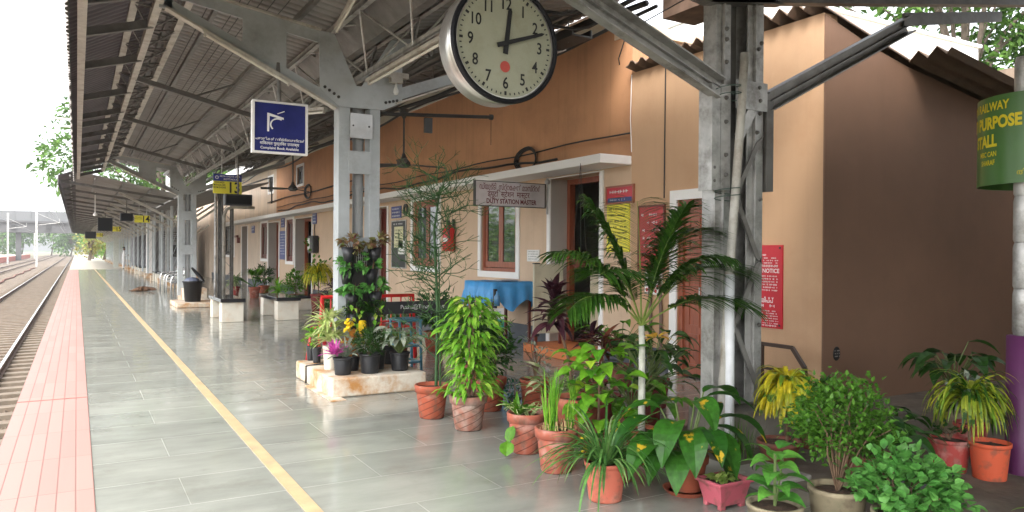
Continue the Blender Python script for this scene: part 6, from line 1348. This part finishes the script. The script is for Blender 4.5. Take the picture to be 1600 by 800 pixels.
tag(mb.build('undergrowth', TR1, None, loc=(-40, 100, -1.1)), 'green undergrowth on the far side of the tracks', 'undergrowth', kind='stuff')
# hills
mb = MB(); N_ = 60; vs = [(-900+i*32, 900, 12+16*math.sin(i*.21)+6*math.sin(i*.83)) for i in range(N_)]; mb.add(vs+[(a, 930, -5) for a, b, c in vs]+[(a, 860, -5) for a, b, c in vs], [(i, i+1, N_+i+1, N_+i) for i in range(N_-1)]+[(i+1, i, 2*N_+i, 2*N_+i+1) for i in range(N_-1)])
o = mb.build('hills', mat('hill_forest', (.06, .09, .05), .95, var=.3, scale=.05)); tag(o, 'low wooded hills on the horizon', 'hills', kind='structure')
# footbridge
t = thing('footbridge', (-20, 200, -1.1), 'long grey footbridge crossing the tracks in the distance', 'bridge')
BR = mat('bridge_concrete', (.08, .08, .082), .8, var=.1, scale=.5)
mb = MB(); mb.box(-60, 12, 198, 202, 5.2, 7.4); mb.box(-60, 12, 197.6, 198, 7.4, 7.8); mb.build('girder', BR, t)
mb = MB(); [mb.box(-58+k*6.5, -57.2+k*6.5, 197.7, 197.9, 5.9, 6.8) for k in range(10)]; mb.build('bracket', DARKSTEEL, t)
mb = MB(); mb.box(-60, 12, 198, 198.1, 7.8, 9.9); [mb.box(-60+k*3, -59.8+k*3, 197.9, 197.99, 7.8, 9.95) for k in range(22)]; mb.build('side_screen', mat('bridge_screen', (.13, .135, .14), .6), t)
mb = MB(); [mb.box(x-.5, x+.5, 199, 200.5, -1.1, 5.7) for x in (-11.2, -24, -42, 4)]; mb.build('pier', BR, t)
def mast(x, y, H, label, arm=True):
    t = thing('overhead_mast', (x, y, -1.1), label, 'mast', 'overhead line masts'); mb = MB(); mb.box(x-.14, x+.14, y-.14, y+.14, -1.1, H); mb.build('post', WHITE if not arm else GALV, t)
    if arm:
        mb = MB(); s = 1 if x < -9 else -1; xx_ = -7.3 if s == 1 else -2.15; mb.tube([(x, y, 4.9), (xx_, y, 5.3)], .04, 6); mb.tube([(x, y, 6.6), (xx_, y, 5.3)], .04, 6); mb.tube([(xx_, y, 5.3), (xx_, y, 5.9)], .03, 6); mb.build('cantilever', GALV, t)
mast(-9.9, 95, 7.5, 'white overhead line mast nearest the camera on the left'); mast(-9.9, 150, 7.5, 'second overhead line mast on the left'); mast(-9.9, 240, 7.5, 'overhead line mast beyond the footbridge'); mast(-4.9, 125, 7.2, 'slender pale mast between the two tracks')
t = thing('gantry', (-3, 42, 7.4), 'horizontal lattice gantry beam across the tracks at the upper left', 'gantry')
mb = MB(); mb.bar((-24, 42, 7.75), (4, 42, 7.75), .1, .1); mb.bar((-24, 42, 7.4), (4, 42, 7.4), .1, .1); mb.build('chord', PALESTEEL, t)
mb = MB(); [mb.tube([(-24+k*1.4, 42, 7.4), (-24+k*1.4, 42, 7.75)], .04, 5) for k in range(21)]; mb.build('lacing', PALESTEEL, t)
mb = MB(); mb.box(3.9, 4.15, 41.9, 42.1, 0, 7.75); mb.build('post', GALV, t); mb = MB(); mb.box(-24.1, -23.9, 41.9, 42.1, -1.1, 7.75); mb.build('post', GALV, t)
def wire(pts, label, r=.012): mb = MB(); mb.tube(pts, r, 4); tag(mb.build('overhead_wire', mat('pale_wire', (.3, .3, .3), .5), None, loc=pts[0]), label, 'wire')
wire([(-2.15, 0, 4.9), (-2.15, 300, 4.9)], 'contact wire over the near track'); wire([(-2.15, 42+i*9, 6.1-.5*math.sin(math.pi*((i % 6)/6))) for i in range(28)], 'sagging catenary wire over the near track')
wire([(-7.3, 0, 4.9), (-7.3, 300, 4.9)], 'contact wire over the far track'); wire([(-9, 50, 7.8), (-2.15, 95, 5.3)], 'slanting stay wire at the upper left', .02); wire([(-30, 70, 6.8), (5, 70, 6.4)], 'upper cross span wire over the tracks', .025); wire([(-30, 70, 6.2), (5, 70, 5.9)], 'lower cross span wire over the tracks', .025)

# ---------------------------------------------------------------- the pale air over the far tracks
mb = MB(); mb.box(-940, 1060, -62, 1210, -6.2, 60)
m, n, l, p = nt('haze_air'); n.remove(p); pv = n.new('ShaderNodeVolumePrincipled'); pv.inputs['Color'].default_value = (.93, .95, .97, 1); pv.inputs['Density'].default_value = .0006; pv.inputs['Anisotropy'].default_value = .3
l.new(pv.outputs[0], n['Material Output'].inputs['Volume'])
tag(fixn(mb.build('haze', m)), 'thin pale haze in the air', 'haze', kind='stuff')
